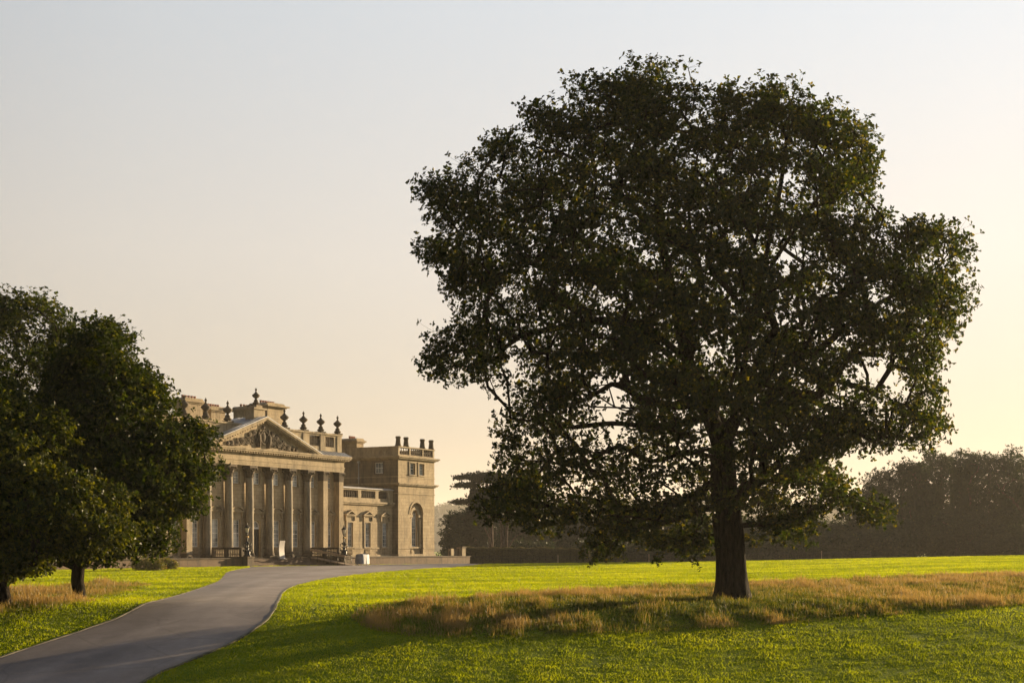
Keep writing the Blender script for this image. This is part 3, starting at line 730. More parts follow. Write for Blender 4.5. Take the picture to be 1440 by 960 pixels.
# ================================================================ the house (local frame: x along facade, y = -v, z relative to eye level)
house = empty('country_house', (HO[0], HO[1], CZ), R(60.0), 'long honey-coloured stone mansion with a columned pediment portico and roof urns', 'country house')
TZ = -1.08       # terrace floor
VB = -2.3        # below ground
def wall_grid(mb, x0, x1, z0, z1, y, holes, depth=0.35, arch=()):
    """front wall at y facing -y, rectangular holes (x0,x1,z0,z1) with reveals going back by depth"""
    xs_ = sorted({x0, x1, *[h[0] for h in holes], *[h[1] for h in holes]}); zs_ = sorted({z0, z1, *[h[2] for h in holes], *[h[3] for h in holes]})
    for i in range(len(xs_)-1):
        for j in range(len(zs_)-1):
            cx, cz = (xs_[i]+xs_[i+1])/2, (zs_[j]+zs_[j+1])/2
            if any(h[0] < cx < h[1] and h[2] < cz < h[3] for h in holes): continue
            mb.add([(xs_[i], y, zs_[j]), (xs_[i+1], y, zs_[j]), (xs_[i+1], y, zs_[j+1]), (xs_[i], y, zs_[j+1])], [(0, 1, 2, 3)])
    for a, b, c, d in holes:
        mb.add([(a, y, c), (b, y, c), (b, y, d), (a, y, d), (a, y+depth, c), (b, y+depth, c), (b, y+depth, d), (a, y+depth, d)],
               [(0, 4, 5, 1), (1, 5, 6, 2), (2, 6, 7, 3), (3, 7, 4, 0)])
def arc_pts(cx, zs_, r, n=14): return [(cx-r*math.cos(math.pi*k/n), zs_+r*math.sin(math.pi*k/n)) for k in range(n+1)]
def arch_fill(mb, x0, x1, ztop, y, cx, zs_, r, depth):
    """fills the rectangle above an arch and makes the soffit"""
    a = arc_pts(cx, zs_, r)
    for (xa, za), (xb, zb) in zip(a[:-1], a[1:]):
        mb.add([(xa, y, za), (xb, y, zb), (xb, y, ztop), (xa, y, ztop)], [(0, 1, 2, 3)])
        mb.add([(xa, y, za), (xb, y, zb), (xb, y+depth, zb), (xa, y+depth, za)], [(3, 2, 1, 0)])
def sash(parent, xc, z0, z1, w, y, rows, cols=3, blind=None, meet=True):
    fr = MB(); t = 0.07; y0 = y; y1 = y+0.06
    fr.box(xc-w/2, xc-w/2+t, y0, y1, z0, z1); fr.box(xc+w/2-t, xc+w/2, y0, y1, z0, z1)
    fr.box(xc-w/2+t, xc+w/2-t, y0, y1, z0, z0+t); fr.box(xc-w/2+t, xc+w/2-t, y0, y1, z1-t, z1)
    for k in range(1, cols):
        x = xc-w/2+w*k/cols; fr.box(x-0.014, x+0.014, y0+0.01, y1-0.01, z0+t, z1-t)
    for k in range(1, rows):
        z = z0+(z1-z0)*k/rows; hh = 0.035 if (meet and k == rows//2) else 0.014
        fr.box(xc-w/2+t, xc+w/2-t, y0+0.012, y1-0.012, z-hh, z+hh)
    fr.build('sash_frame', M_white, parent)
    pn = MB(); pn.add([(xc-w/2, y+0.04, z0), (xc+w/2, y+0.04, z0), (xc+w/2, y+0.04, z1), (xc-w/2, y+0.04, z1)], [(0, 1, 2, 3)])
    pn.build('pane', M_pane, parent)
    if blind:
        a, b, c, d = blind; bl = MB(); bl.box(a, b, y+0.018, y+0.034, c, d); bl.build('blind', M_blind, parent)
def hood(mb, xc, z, w, y, kind):
    """architrave cornice on brackets with a triangular or segmental pediment, top of frieze at z"""
    mb.box(xc-w/2, xc+w/2, y-0.34, y, z, z+0.14)
    mb.box(xc-w/2+0.1, xc+w/2-0.1, y-0.22, y, z-0.12, z)
    for s in (-1, 1): mb.box(xc+s*(w/2-0.22)-0.1, xc+s*(w/2-0.22)+0.1, y-0.2, y, z-0.62, z-0.12)
    h = 0.52; y1 = y-0.34
    if kind == 'tri':
        o = [(xc-w/2, z+0.14), (xc, z+0.14+h), (xc+w/2, z+0.14)]
        mb.prism([(xc-w/2, z+0.14), (xc-w/2+0.32, z+0.14), (xc, z+h-0.03), (xc+w/2-0.32, z+0.14), (xc+w/2, z+0.14), (xc, z+0.16+h)], y1, y)
        mb.prism([(xc-w/2+0.3, z+0.142), (xc+w/2-0.3, z+0.142), (xc, z+h-0.02)], y-0.12, y)
    else:
        r = (w*w/4+h*h)/(2*h); zc = z+0.14+h-r; n = 12; a0 = math.asin(w/2/r)
        out = [(xc+r*math.sin(-a0+2*a0*k/n), zc+r*math.cos(-a0+2*a0*k/n)) for k in range(n+1)]
        ri = r-0.15; a1 = math.asin((w/2-0.3)/ri)
        for k in range(n):
            t0 = -a0+2*a0*k/n; t1 = -a0+2*a0*(k+1)/n; u0 = -a1+2*a1*k/n; u1 = -a1+2*a1*(k+1)/n
            mb.prism([(xc+r*math.sin(t0), zc+r*math.cos(t0)), (xc+r*math.sin(t1), zc+r*math.cos(t1)), (xc+ri*math.sin(u1), zc+ri*math.cos(u1)), (xc+ri*math.sin(u0), zc+ri*math.cos(u0))], y1, y)
        mb.prism([(xc-w/2+0.35, z+0.142)]+[(xc+ri*math.sin(-a1+2*a1*k/n), zc+ri*math.cos(-a1+2*a1*k/n)) for k in range(n+1)]+[(xc+w/2-0.35, z+0.142)], y-0.12, y)
def tall_window(xc, y, kind, w=1.36, z0=0.1, z1=3.1, blindtop=None, balus=True):
    mb = MB()
    for s in (-1, 1): mb.box(xc+s*(w/2), xc+s*(w/2+0.24), y-0.09, y+0.02, z0, z1+0.24)
    mb.box(xc-w/2, xc+w/2, y-0.09, y+0.02, z1, z1+0.24); mb.box(xc-w/2-0.1, xc+w/2+0.1, y-0.05, y+0.02, z1+0.24, z1+0.72)
    hood(mb, xc, z1+0.84, 2.2, y, kind)
    mb.box(xc-w/2-0.3, xc+w/2+0.3, y-0.16, y+0.02, z0-0.14, z0)
    o = mb.build('window', M_stone_plain, house)
    sash(o, xc, z0+0.01, z1-0.01, w-0.02, y+0.12, 6, 3, blindtop)
    if balus:
        b = MB(); nb = 6
        for k in range(nb):
            bx_ = xc-w/2+0.1+(w-0.2)*k/(nb-1)
            b.lathe([(0.05, 0), (0.085, 0.2), (0.04, 0.45), (0.06, 0.62)], (bx_, y-0.03, -0.78), 6)
        b.build('blind_balustrade', M_stone_plain, o)
    return o
def small_window(xc, y, z0=7.05, z1=8.35, w=1.08, blind=None, rows=4):
    mb = MB()
    for s in (-1, 1): mb.box(xc+s*(w/2), xc+s*(w/2+0.2), y-0.08, y+0.02, z0, z1+0.2)
    mb.box(xc-w/2, xc+w/2, y-0.08, y+0.02, z1, z1+0.2); mb.box(xc-w/2-0.28, xc+w/2+0.28, y-0.14, y+0.02, z0-0.14, z0)
    o = mb.build('window', M_stone_plain, house)
    sash(o, xc, z0+0.01, z1-0.01, w-0.02, y+0.10, rows, 3, blind)
# ---- main block wall
WX = [-16.3, -13.05, -9.95, -6.76, -3.38, 0, 3.38, 6.76, 9.95, 13.05]; EX = 15.0
holes = []
for x in WX:
    if abs(x) > EX-1: continue
    holes.append((x-0.54, x+0.54, 7.05, 8.35))
    if x != 0: holes.append((x-0.68, x+0.68, 0.1, 3.1))
holes.append((-0.68, 0.68, TZ, 3.0))
w = MB(); wall_grid(w, -EX, EX, VB, 9.05, 0.0, holes)
w.box(-EX, -EX+0.3, 0.01, 12, VB, 9.05); w.box(EX-0.3, EX-0.002, 0.01, 12, VB, 10.8); w.box(-EX, EX, 12, 12.3, VB, 10.8)
w.box(-EX+0.3, EX-0.3, 0.6, 0.9, VB, 9.0)
arch_fill(w, -0.68, 0.68, 3.001, 0.0, 0, 2.33, 0.68, 0.35)
w.build('wall', M_shelter, house)
c = MB()
for i in range(len(WX)): pass
segs = [-EX, -13.05, -9.95, -6.76, -3.38, 0, 3.38, 6.76, 9.95, 13.05, EX]
pos = -EX
for x in [-13.05, -9.95, -6.76, -3.38]+[0]+[3.38, 6.76, 9.95, 13.05]:
    c.box(pos, x-0.92, -0.08, 0.01, -0.12, 0.06); pos = x+0.92; c.build('string_course', M_stone_plain, house); c = MB()
c.box(pos, EX, -0.08, 0.01, -0.12, 0.06); c.build('string_course', M_stone_plain, house)
for a_, b_ in ((-EX, -1.2), (1.2, EX)): c = MB(); c.box(a_, b_, -0.14, 0.01, VB, TZ+0.25); c.build('plinth', M_stone_plain, house)
for x in WX:
    if abs(x) > EX-1: continue
    bl = None if random.random() < 0.25 else (x-0.42, x+0.02 if random.random() < 0.5 else x-0.08, 7.14, 8.27)
    small_window(x, 0.0, blind=bl)
    if x != 0:
        kind = 'seg' if abs(x) < 8 else 'tri'
        lv = random.choice([1.3, 1.6, 1.65, 0.5])
        tall_window(x, 0.0, kind)
# door
d = MB()
for s in (-1, 1): d.box(s*0.68, s*0.98, -0.12, 0.02, TZ, 3.25)
d.box(-0.68, 0.68, -0.12, 0.02, 3.02, 3.26)
hood(d, 0, 3.86, 2.4, 0.0, 'seg'); d.box(-0.85, 0.85, -0.05, 0.02, 3.26, 3.74)
do = d.build('door', M_stone_plain, house)
lf = MB()
for s in (-1, 1):
    lf.box(s*0.01, s*0.66, 0.2, 0.26, TZ+0.02, 2.1)
    for z0_, z1_ in ((TZ+0.2, -0.2), (0.0, 1.0), (1.15, 1.95)): lf.box(s*0.12, s*0.56, 0.17, 0.2, z0_, z1_)
lf.build('door_leaf', M_door, do)
fl = MB(); fl.box(-0.68, 0.68, 0.14, 0.24, 2.1, 2.3)
for (xa, za), (xb, zb) in zip(arc_pts(0, 2.33, 0.68)[:-1], arc_pts(0, 2.33, 0.68)[1:]):
    k = 0.84
    fl.prism([(xa, za), (xb, zb), (xb*k, 2.33+(zb-2.33)*k), (xa*k, 2.33+(za-2.33)*k)], 0.14, 0.22)
for a in (30, 60, 90, 120, 150): fl.tube([(0, 0.18, 2.33), (0.6*math.cos(R(a)), 0.18, 2.33+0.6*math.sin(R(a)))], 0.015, 4)
fl.build('fanlight', M_white, do)
fp = MB(); fp.add([(x, 0.22, z) for x, z in arc_pts(0, 2.3, 0.66)], [tuple(range(14, -1, -1))]); fp.build('pane', M_pane, do)
# ---- columns
def capital(mb, cx, cy, z, r, h=1.12, square=False):
    def ring(n, z0, z1, ro, bulge, ph):
        for i in range(n):
            a = 2*math.pi*i/n+ph; ca, sa = math.cos(a), math.sin(a); t = np.array([-sa, ca, 0]); rd = np.array([ca, sa, 0]); wv = r*2*math.pi/n*0.42
            pts = []
            for k, (u, off) in enumerate(((0, 0.0), (0.6, 0.05), (0.92, bulge), (0.86, bulge+0.07))):
                c_ = np.array([cx, cy, z])+rd*(ro+off)+np.array([0, 0, z0+(z1-z0)*u]); ww = wv*(1, 1.05, 0.7, 0.35)[k]
                pts += [c_-t*ww, c_+t*ww]
            mb.add(pts, [(0, 1, 3, 2), (2, 3, 5, 4), (4, 5, 7, 6)])
    ring(8, 0.04, 0.45, r*1.0, 0.14, 0); ring(8, 0.3, 0.8, r*1.02, 0.2, math.pi/8); ring(8, 0.6, 1.0, r*1.05, 0.26, 0)
    mb.lathe([(r*0.9, 0), (r*0.92, 0.5), (r*1.1, 0.85), (r*1.3, 0.96)], (cx, cy, z), 12)
    mb.lathe([(r*1.02, -0.06), (r*1.08, 0.0), (r*1.02, 0.05)], (cx, cy, z), 14)
    q = r*1.42
    for sx in (-1, 1):
        for sy in (-1, 1):
            mb.ball((cx+sx*q*0.86, cy+sy*q*0.86, z+0.88), (0.13, 0.13, 0.12), 6, 5)
            mb.tube([(cx+sx*r*0.7, cy+sy*r*0.7, z+0.55), (cx+sx*q*0.8, cy+sy*q*0.8, z+0.86)], 0.05, 5)
    for s in (-1, 1):
        mb.ball((cx, cy+s*q*0.92, z+1.0), (0.11, 0.06, 0.1), 6, 5); mb.ball((cx+s*q*0.92, cy, z+1.0), (0.06, 0.11, 0.1), 6, 5)
    mb.box(cx-q, cx+q, cy-q, cy+q, z+1.0, z+h)
def column(cx):
    cy = -0.5; r0 = 0.47; mb = MB()
    prof = [(r0*(1-0.15*(k/12)**1.7), k/12*8.3) for k in range(13)]
    mb.lathe(prof, (cx, cy, TZ+0.5), 26)
    o = mb.build('column', M_column, house)
    b = MB(); b.box(cx-0.64, cx+0.64, cy-0.64, cy+0.5-0.01, TZ-0.02, TZ+0.2)
    b.lathe([(0.6, 0.2), (0.63, 0.26), (0.6, 0.33), (0.52, 0.36), (0.5, 0.4), (0.55, 0.43), (0.55, 0.48), (0.475, 0.52)], (cx, cy, TZ), 24)
    b.build('base', M_stone_dark, o)
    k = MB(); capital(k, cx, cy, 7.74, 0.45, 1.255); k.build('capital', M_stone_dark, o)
for x in (-8.45, -5.07, -1.69, 1.69, 5.07, 8.45): column(x)
def pilaster(cx):
    mb = MB(); mb.box(cx-0.42, cx+0.42, -0.82, 0, TZ+0.5, 7.86); o = mb.build('pilaster', M_stone_plain, house)
    b = MB(); b.box(cx-0.56, cx+0.56, -0.98, 0.0, TZ-0.6, TZ+0.2); b.box(cx-0.5, cx+0.5, -0.91, 0.0, TZ+0.2, TZ+0.36); b.box(cx-0.45, cx+0.45, -0.86, 0.0, TZ+0.36, TZ+0.5); b.build('base', M_stone_dark, o)
    k = MB(); 
    for row, (z0_, off) in enumerate(((7.9, 0.06), (8.2, 0.1), (8.5, 0.15))):
        for i in range(5):
            xx = cx-0.36+i*0.18; k.add([(xx-0.07, -0.83, z0_), (xx+0.07, -0.83, z0_), (xx-0.07, -0.86-off*0.4, z0_+0.28), (xx+0.07, -0.86-off*0.4, z0_+0.28), (xx-0.04, -0.88-off, z0_+0.36), (xx+0.04, -0.88-off, z0_+0.36)], [(0, 1, 3, 2), (2, 3, 5, 4)])
        for i in range(4):
            yy = -0.72+i*0.2; k.add([(cx+0.43, yy-0.07, z0_), (cx+0.43, yy+0.07, z0_), (cx+0.46+off*0.4, yy-0.07, z0_+0.28), (cx+0.46+off*0.4, yy+0.07, z0_+0.28), (cx+0.48+off, yy-0.04, z0_+0.36), (cx+0.48+off, yy+0.04, z0_+0.36)], [(0, 1, 3, 2), (2, 3, 5, 4)])
            k.add([(cx-0.43, yy-0.07, z0_), (cx-0.43, yy+0.07, z0_), (cx-0.46-off*0.4, yy-0.07, z0_+0.28), (cx-0.46-off*0.4, yy+0.07, z0_+0.28), (cx-0.48-off, yy-0.04, z0_+0.36), (cx-0.48-off, yy+0.04, z0_+0.36)], [(0, 1, 3, 2), (2, 3, 5, 4)])
    k.box(cx-0.4, cx+0.4, -0.8, 0, 7.86, 8.85); k.box(cx-0.58, cx+0.58, -0.98, 0, 8.85, 9.0)
    for s in (-1, 1): k.ball((cx+s*0.5, -0.9, 8.74), 0.12, 6, 5)
    k.build('capital', M_stone_dark, o)
for x in (-14.55, -11.5, 11.5, 14.55): pilaster(x)
# ---- entablature
E0 = 9.0
def entab(mb, x0, x1, yf, z, dent=True, zs=(0.0, 0.26, 0.52, 0.62, 1.12), ytop=None, back=0.0):
    """stepped architrave, plain frieze, bed mould, modillions, corona, cyma"""
    mb.box(x0, x1, yf, back, z, z+0.24); mb.box(x0-0.03, x1+0.03, yf-0.03, back, z+0.24, z+0.5)
    mb.box(x0-0.09, x1+0.09, yf-0.09, back, z+0.5, z+0.6); mb.box(x0, x1, yf, back, z+0.6, z+1.2)
    mb.box(x0-0.1, x1+0.1, yf-0.1, back, z+1.2, z+1.32)
    if dent:
        n = int((x1-x0+0.6)/0.42)
        for k in range(n):
            xx = x0-0.3+(x1-x0+0.6)*(k+0.5)/n; mb.box(xx-0.11, xx+0.11, yf-0.52, yf-0.1, z+1.33, z+1.5)
        for s, xe in ((-1, x0), (1, x1)):
            for k in range(4):
                yy = yf-0.3+0.42*k; mb.box(xe+s*0.1, xe+s*0.52, yy-0.11, yy+0.11, z+1.33, z+1.5)
    mb.box(x0-0.62, x1+0.62, yf-0.62, back, z+1.5, z+1.68); mb.box(x0-0.7, x1+0.7, yf-0.7, back, z+1.68, z+1.86)
e_ = MB(); entab(e_, -EX, EX, -0.9, E0, back=0.3)
e_.build('entablature', M_stone_plain, house)
# pediment over the six columns
ZC = E0+1.862; PW = 9.75; PH = 3.55; YF = -1.6
def pediment():
    mb = MB()
    ty = -0.95
    mb.prism([(-PW+0.3, ZC), (PW-0.3, ZC), (0, ZC+PH-0.3)], ty, 2.5)      # tympanum
    o = mb.build('pediment', M_stone_plain, house)
    rk = MB(); th = 0.36
    for s in (-1, 1):
        L0 = math.hypot(PW, PH); sx, sz = PW/L0, PH/L0
        def band(y0, y1, a, b):    # slab parallel to the rake between perpendicular offsets a..b under the top line
            nx_, nz_ = s*sz, sx
            A = (-0.0, ZC+PH); B_ = (s*PW, ZC)
            p = [(A[0], A[1]-a/sx), (B_[0]-s*a/sz*0, B_[1]), (B_[0], B_[1]), (A[0], A[1]-b/sx)]
            q = [(A[0], A[1]-a/sx), (s*(PW-a/sz), ZC+0.001), (s*(PW-b/sz), ZC+0.001), (A[0], A[1]-b/sx)]
            rk.prism(q, y0, y1)
        band(YF, ty+0.2, 0.0, 0.18); band(YF+0.08, ty+0.2, 0.18, 0.34); band(YF+0.55, ty+0.2, 0.5, 0.62)
        n = 24
        for k in range(1, n):
            t = k/n; x = s*PW*t; z = ZC+PH*(1-t)-0.34/sx-0.02
            if t > 0.9: continue
            rk.prism([(x-0.11, z+s*0.11*PH/PW), (x+0.11, z-s*0.11*PH/PW), (x+0.11, z-s*0.11*PH/PW-0.17), (x-0.11, z+s*0.11*PH/PW-0.17)], YF+0.2, ty+0.1)
    rk.build('raking_cornice', M_stone_plain, o)
    rf = MB()
    for s in (-1, 1):
        rf.add([(0, YF-0.02, ZC+PH+0.03), (s*(PW+0.1), YF-0.02, ZC+0.03), (s*(PW+0.1), 3.0, ZC+0.03), (0, 3.0, ZC+PH+0.03),
                (0, YF-0.02, ZC+PH+0.10), (s*(PW+0.1), YF-0.02, ZC+0.10), (s*(PW+0.1), 3.0, ZC+0.10), (0, 3.0, ZC+PH+0.10)],
               [(4, 5, 6, 7), (0, 1, 5, 4), (1, 2, 6, 5), (3, 2, 1, 0)])
        for k in range(1, 9):
            y = YF+0.5*k; rf.tube([(0, y, ZC+PH+0.12), (s*PW, y, ZC+0.12)], 0.035, 4)
    rf.build('roof', M_lead, o)
    # carved coat of arms with supporters and scrolls (generic foliage)
    rl = MB(); y = ty-0.06; z0 = ZC+0.1; rr = random.Random(4)
    rl.ball((0, y, z0+1.25), (0.48, 0.22, 0.66), 14, 10); rl.tube([(0.55*math.sin(t), y-0.1, z0+1.25+0.75*math.cos(t)) for t in np.linspace(0, 6.28, 22)], 0.085, 6)
    rl.ball((0, y, z0+2.35), (0.28, 0.2, 0.26), 8, 6)
    for k in (-2, -1, 0, 1, 2): rl.ball((k*0.13, y-0.08, z0+2.2+0.07*(2-abs(k))), 0.08, 6, 4)
    for s in (-1, 1):
        rl.tube([(s*0.75, y, z0+0.1), (s*0.85, y-0.1, z0+0.8), (s*0.9, y-0.1, z0+1.3), (s*0.8, y-0.05, z0+1.75)], [0.2, 0.27, 0.26, 0.12], 8)
        rl.ball((s*0.78, y-0.1, z0+1.95), (0.15, 0.15, 0.18), 8, 6); rl.tube([(s*0.85, y-0.12, z0+1.6), (s*0.6, y-0.2, z0+1.5), (s*0.45, y-0.2, z0+1.7)], 0.07, 5)
        rl.tube([(s*1.0, y, z0+0.1), (s*1.15, y-0.1, z0+0.7), (s*1.05, y-0.05, z0+1.1)], [0.14, 0.17, 0.1], 7)
        for cx_, cz_, r_, dr in ((1.75, 0.95, 0.55, 1), (2.65, 0.75, 0.5, -1), (3.5, 0.55, 0.42, 1), (4.35, 0.42, 0.34, -1), (5.15, 0.32, 0.26, 1), (1.5, 1.65, 0.3, -1), (2.3, 1.35, 0.25, 1), (5.8, 0.24, 0.18, -1)):
            pts = []
            for k in range(20):
                t = k/19*2.1*2*math.pi; q = r_*(1-k/19*0.85); pts.append((s*(cx_+q*math.cos(t*dr)), y-0.02-0.08*(k/19), z0+cz_+q*math.sin(t*dr)))
            rl.tube(pts, list(np.linspace(0.085, 0.05, 20)), 5)
            for k in range(9):
                t = rr.uniform(0, 6.28); q = r_*rr.uniform(0.6, 1.2); rl.ball((s*(cx_+q*math.cos(t)), y, z0+max(0.08, cz_+q*math.sin(t))), (rr.uniform(0.06, 0.14), 0.12, rr.uniform(0.06, 0.16)), 6, 4)
    rl.build('relief', M_stone_dark, o)
pediment()
# lead roof behind the cornice, up to the attic
rf = MB()
ya, za = -1.55, E0+1.87; yb, zb = -0.38, 11.42
for s0, s1 in ((-EX-0.65, -PW+0.4), (PW-0.4, EX+0.65)):
    rf.add([(s0, ya, za), (s1, ya, za), (s1, yb, zb), (s0, yb, zb)], [(0, 1, 2, 3)])
    n = 9
    for k in range(n+1):
        x = s0+(s1-s0)*k/n; rf.tube([(x, ya, za+0.02), (x, yb, zb+0.02)], 0.035, 4)
rf.add([(EX+0.65, ya, za), (EX+0.65, 12, za), (EX+0.3, 12, zb), (EX+0.3, yb, zb)], [(0, 1, 2, 3)])
rf.add([(-15.2, 0.1, 11.6), (15.2, 0.1, 11.6), (10, 6.2, 12.0), (-10, 6.2, 12.0), (-15.2, 12.3, 11.6), (15.2, 12.3, 11.6)], [(0, 1, 2, 3), (3, 2, 5, 4), (1, 5, 2), (4, 0, 3)])
rf.build('roof', M_lead, house)
# ---- attic parapet
AX = [-14.76, -11.5, -8.25, -4.8, 4.8, 8.25, 11.5, 14.76]; Z0, Z1 = 11.0, 13.55
at_ = MB(); YA = -0.38
for i in range(len(AX)-1):
    a, b = AX[i]+0.42, AX[i+1]-0.42
    if i == 3:
        at_.box(a, -0.95, YA+0.06, YA+0.4, Z0, Z1-0.2); at_.box(0.95, b, YA+0.06, YA+0.4, Z0, Z1-0.2); continue
    m_ = (a+b)/2; solid = i in (2, 4)
    at_.box(a, b, YA+0.06, YA+0.36, Z0, 11.95); at_.box(a, b, YA+0.04, YA+0.36, 13.15, Z1-0.2)
    if solid or i in (0, 1): at_.box(a, b, YA+0.08, YA+0.34, 11.95, 13.15)
    elif i == 5: at_.box(a, a+0.45, YA+0.07, YA+0.35, 11.95, 13.15)
    else: at_.box(b-0.55, b, YA+0.07, YA+0.35, 11.95, 13.15); at_.box(a, a+0.2, YA+0.07, YA+0.35, 11.95, 13.15)
for x in AX: at_.box(x-0.42, x+0.42, YA-0.02, YA+0.6, Z0, Z1-0.2)
at_.box(-15.25, -0.97, YA-0.12, YA+0.66, Z1-0.2, Z1); at_.box(0.97, 15.25, YA-0.12, YA+0.66, Z1-0.2, Z1)
for s in (-1, 1): at_.box(s*15.14, s*14.8, YA+0.6, 12.3, Z0, Z1-0.2); at_.box(s*15.25, s*14.7, YA+0.66, 12.4, Z1-0.2, Z1)
at_.box(-0.95, 0.95, YA-0.1, YA+1.1, Z0, 15.3); at_.box(-1.1, 1.1, YA-0.25, YA+1.25, 15.3, 15.5); at_.box(-0.5, 0.5, YA-0.1, YA+0.9, 15.5, 15.75)
par = at_.build('parapet', M_stone_plain, house)
bal_prof = [(0.075, 0), (0.075, 0.07), (0.05, 0.1), (0.105, 0.3), (0.1, 0.42), (0.05, 0.75), (0.045, 0.85), (0.07, 0.93), (0.07, 1.0)]
def balusters(mb, xa, xb, y, z0_, h, n, along='x'):
    for k in range(n):
        t = xa+(xb-xa)*(k+0.5)/n; p = (t, y, z0_) if along == 'x' else (y, t, z0_)
        mb.lathe([(r_*1.0, z_*h) for r_, z_ in bal_prof], p, 8)
ba = MB(); balusters(ba, 8.67+0.5, 11.08, YA+0.2, 11.95, 1.2, 7); ba.build('balusters', M_stone_dark, par)
ba = MB(); balusters(ba, 11.92+0.25, 14.34-0.6, YA+0.2, 11.95, 1.2, 5); ba.build('balusters', M_stone_dark, par)
urn_prof = [(0.34, 0), (0.34, 0.12), (0.44, 0.14), (0.4, 0.24), (0.26, 0.34), (0.28, 0.5), (0.16, 0.62), (0.13, 0.72), (0.2, 0.8), (0.36, 0.92), (0.46, 1.08), (0.47, 1.16), (0.38, 1.26), (0.24, 1.38), (0.13, 1.5), (0.08, 1.6),
            (0.07, 1.68), (0.13, 1.76), (0.14, 1.84), (0.09, 1.93), (0.04, 2.02), (0.0, 2.12)]
def urn(x, y, z, sc=1.0):
    mb = MB(); mb.box(x-0.44*sc, x+0.44*sc, y-0.44*sc, y+0.44*sc, z, z+0.14*sc)
    mb.lathe([(r_*sc, z_*sc+0.14*sc) for r_, z_ in urn_prof], (x, y, z), 16, mod=lambda a, j: 1+(0.05*math.cos(8*a) if 9 <= j <= 12 else 0))
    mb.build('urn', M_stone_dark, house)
for x in AX: urn(x, YA+0.28, Z1, 1.03 if x > 0 else 1.05)
urn(0, YA+0.4, 15.75, 0.9)
# ---- chimneys
def chimney(x0, x1, y0, y1, z0_, z1_, npot, mat=None, cap=0.28, pot_h=0.38):
    mb = MB(); mb.box(x0, x1, y0, y1, z0_, z1_-0.5); mb.box(x0-cap*0.5, x1+cap*0.5, y0-cap*0.5, y1+cap*0.5, z1_-0.5, z1_-0.36); mb.box(x0-cap, x1+cap, y0-cap, y1+cap, z1_-0.36, z1_-0.18)
    mb.prism([(x0-cap*0.8, z1_-0.18), (x1+cap*0.8, z1_-0.18), (x1-0.05, z1_+0.1), (x0+0.05, z1_+0.1)], y0-0.05, y1+0.05)
    o = mb.build('chimney', M_stone, house)
    for k in range(npot):
        p = MB(); xx = x0+0.15+(x1-x0-0.3)*(k+0.5)/npot; p.lathe([(0.13, 0.05), (0.12, pot_h*0.7), (0.16, pot_h*0.8), (0.16, pot_h+0.05)], (xx, (y0+y1)/2, z1_), 10)
        p.build('chimney_pot', M_pot, o)
def hx(px, v):  # local x of photo column px at plane v
    k = (px-720)/F; return (k*(HO[1]-0.5*v)-HO[0]-0.8660254*v)/(0.5-0.8660254*k)
def hz(py, u, v): return (HORZ-py)/F*(HO[1]+0.8660254*u-0.5*v)
def chim_px(pa, pb, v, dpt, ptop, npot, zb_=11.0, cap=0.28):
    a, b = hx(pa, v), hx(pb, v); chimney(a, b, -v, -v+dpt, zb_, hz(ptop, (a+b)/2, v), npot, cap=cap)
chim_px(261, 285, -4.5, 1.6, 561, 5); chim_px(297, 317, -5.5, 1.6, 573, 5); chim_px(343, 362, -6.5, 1.6, 573.5, 4); chim_px(376, 399, -4.0, 2.6, 568, 6, cap=0.5)
# ---- wings
def wing(s, detail=True):
    xa, xb = sorted((s*15.0, s*26.4)); wx = [s*17.35, s*21.0, s*24.65]
    w = MB(); wall_grid(w, xa, xb, VB, 5.2, 0.0, [(x-0.55, x+0.55, 0.1, 3.1) for x in wx]); w.box(xa, xb, 0.6, 0.9, VB, 5.1); w.box(xa, xb, 8, 8.3, VB, 5.1); w.build('wall', M_stone, house)
    for x in wx: tall_window(x, 0.0, 'tri', w=1.1)
    c = MB(); pos = xa
    for x in sorted(wx): c.box(pos, x-0.86, -0.08, 0.01, -0.12, 0.06); pos = x+0.86; c.build('string_course', M_stone_plain, house); c = MB()
    c.box(pos, xb, -0.08, 0.01, -0.12, 0.06); c.build('string_course', M_stone_plain, house); c = MB(); c.box(xa, xb, -0.14, 0.01, VB, TZ+0.25); c.build('plinth', M_stone_plain, house); c = MB()
    c.box(xa, xb, -0.06, 0.3, 5.2, 5.32); c.box(xa, xb, -0.28, 0.3, 5.32, 5.5); c.box(xa, xb, -0.42, 0.3, 5.5, 5.72); c.build('cornice', M_stone_plain, house)
    p = MB(); p.box(xa, xb, -0.12, 0.28, 5.72, 6.15); p.box(xa, xb, -0.1, 0.26, 7.05, 7.25)
    piers = [(xa, xa+0.35), ((wx[0]+wx[1])/2-0.33, (wx[0]+wx[1])/2+0.33), ((wx[1]+wx[2])/2-0.33, (wx[1]+wx[2])/2+0.33), (xb-1.25, xb)]
    piers.sort()
    for a, b in piers: p.box(a, b, -0.14, 0.3, 6.15, 7.05)
    o = p.build('parapet', M_stone_plain, house)
    for (a0, a1), (b0, b1) in zip(piers[:-1], piers[1:]):
        b = MB(); balusters(b, a1, b0, 0.08, 6.15, 0.9, 8); b.build('balusters', M_stone_dark, o)
    k = MB(); k.prism([(-0.26, 7.25), (0.42, 7.25), (0.42, 7.5), (-0.2, 7.36)], xa, xb-0.003, swap='x'); k.build('coping', M_coping, o)
    r_ = MB(); r_.box(xa+0.01, xb-0.01, 0.45, 8.2, 5.3, 5.75); r_.build('roof', M_lead, house)
wing(1); wing(-1)
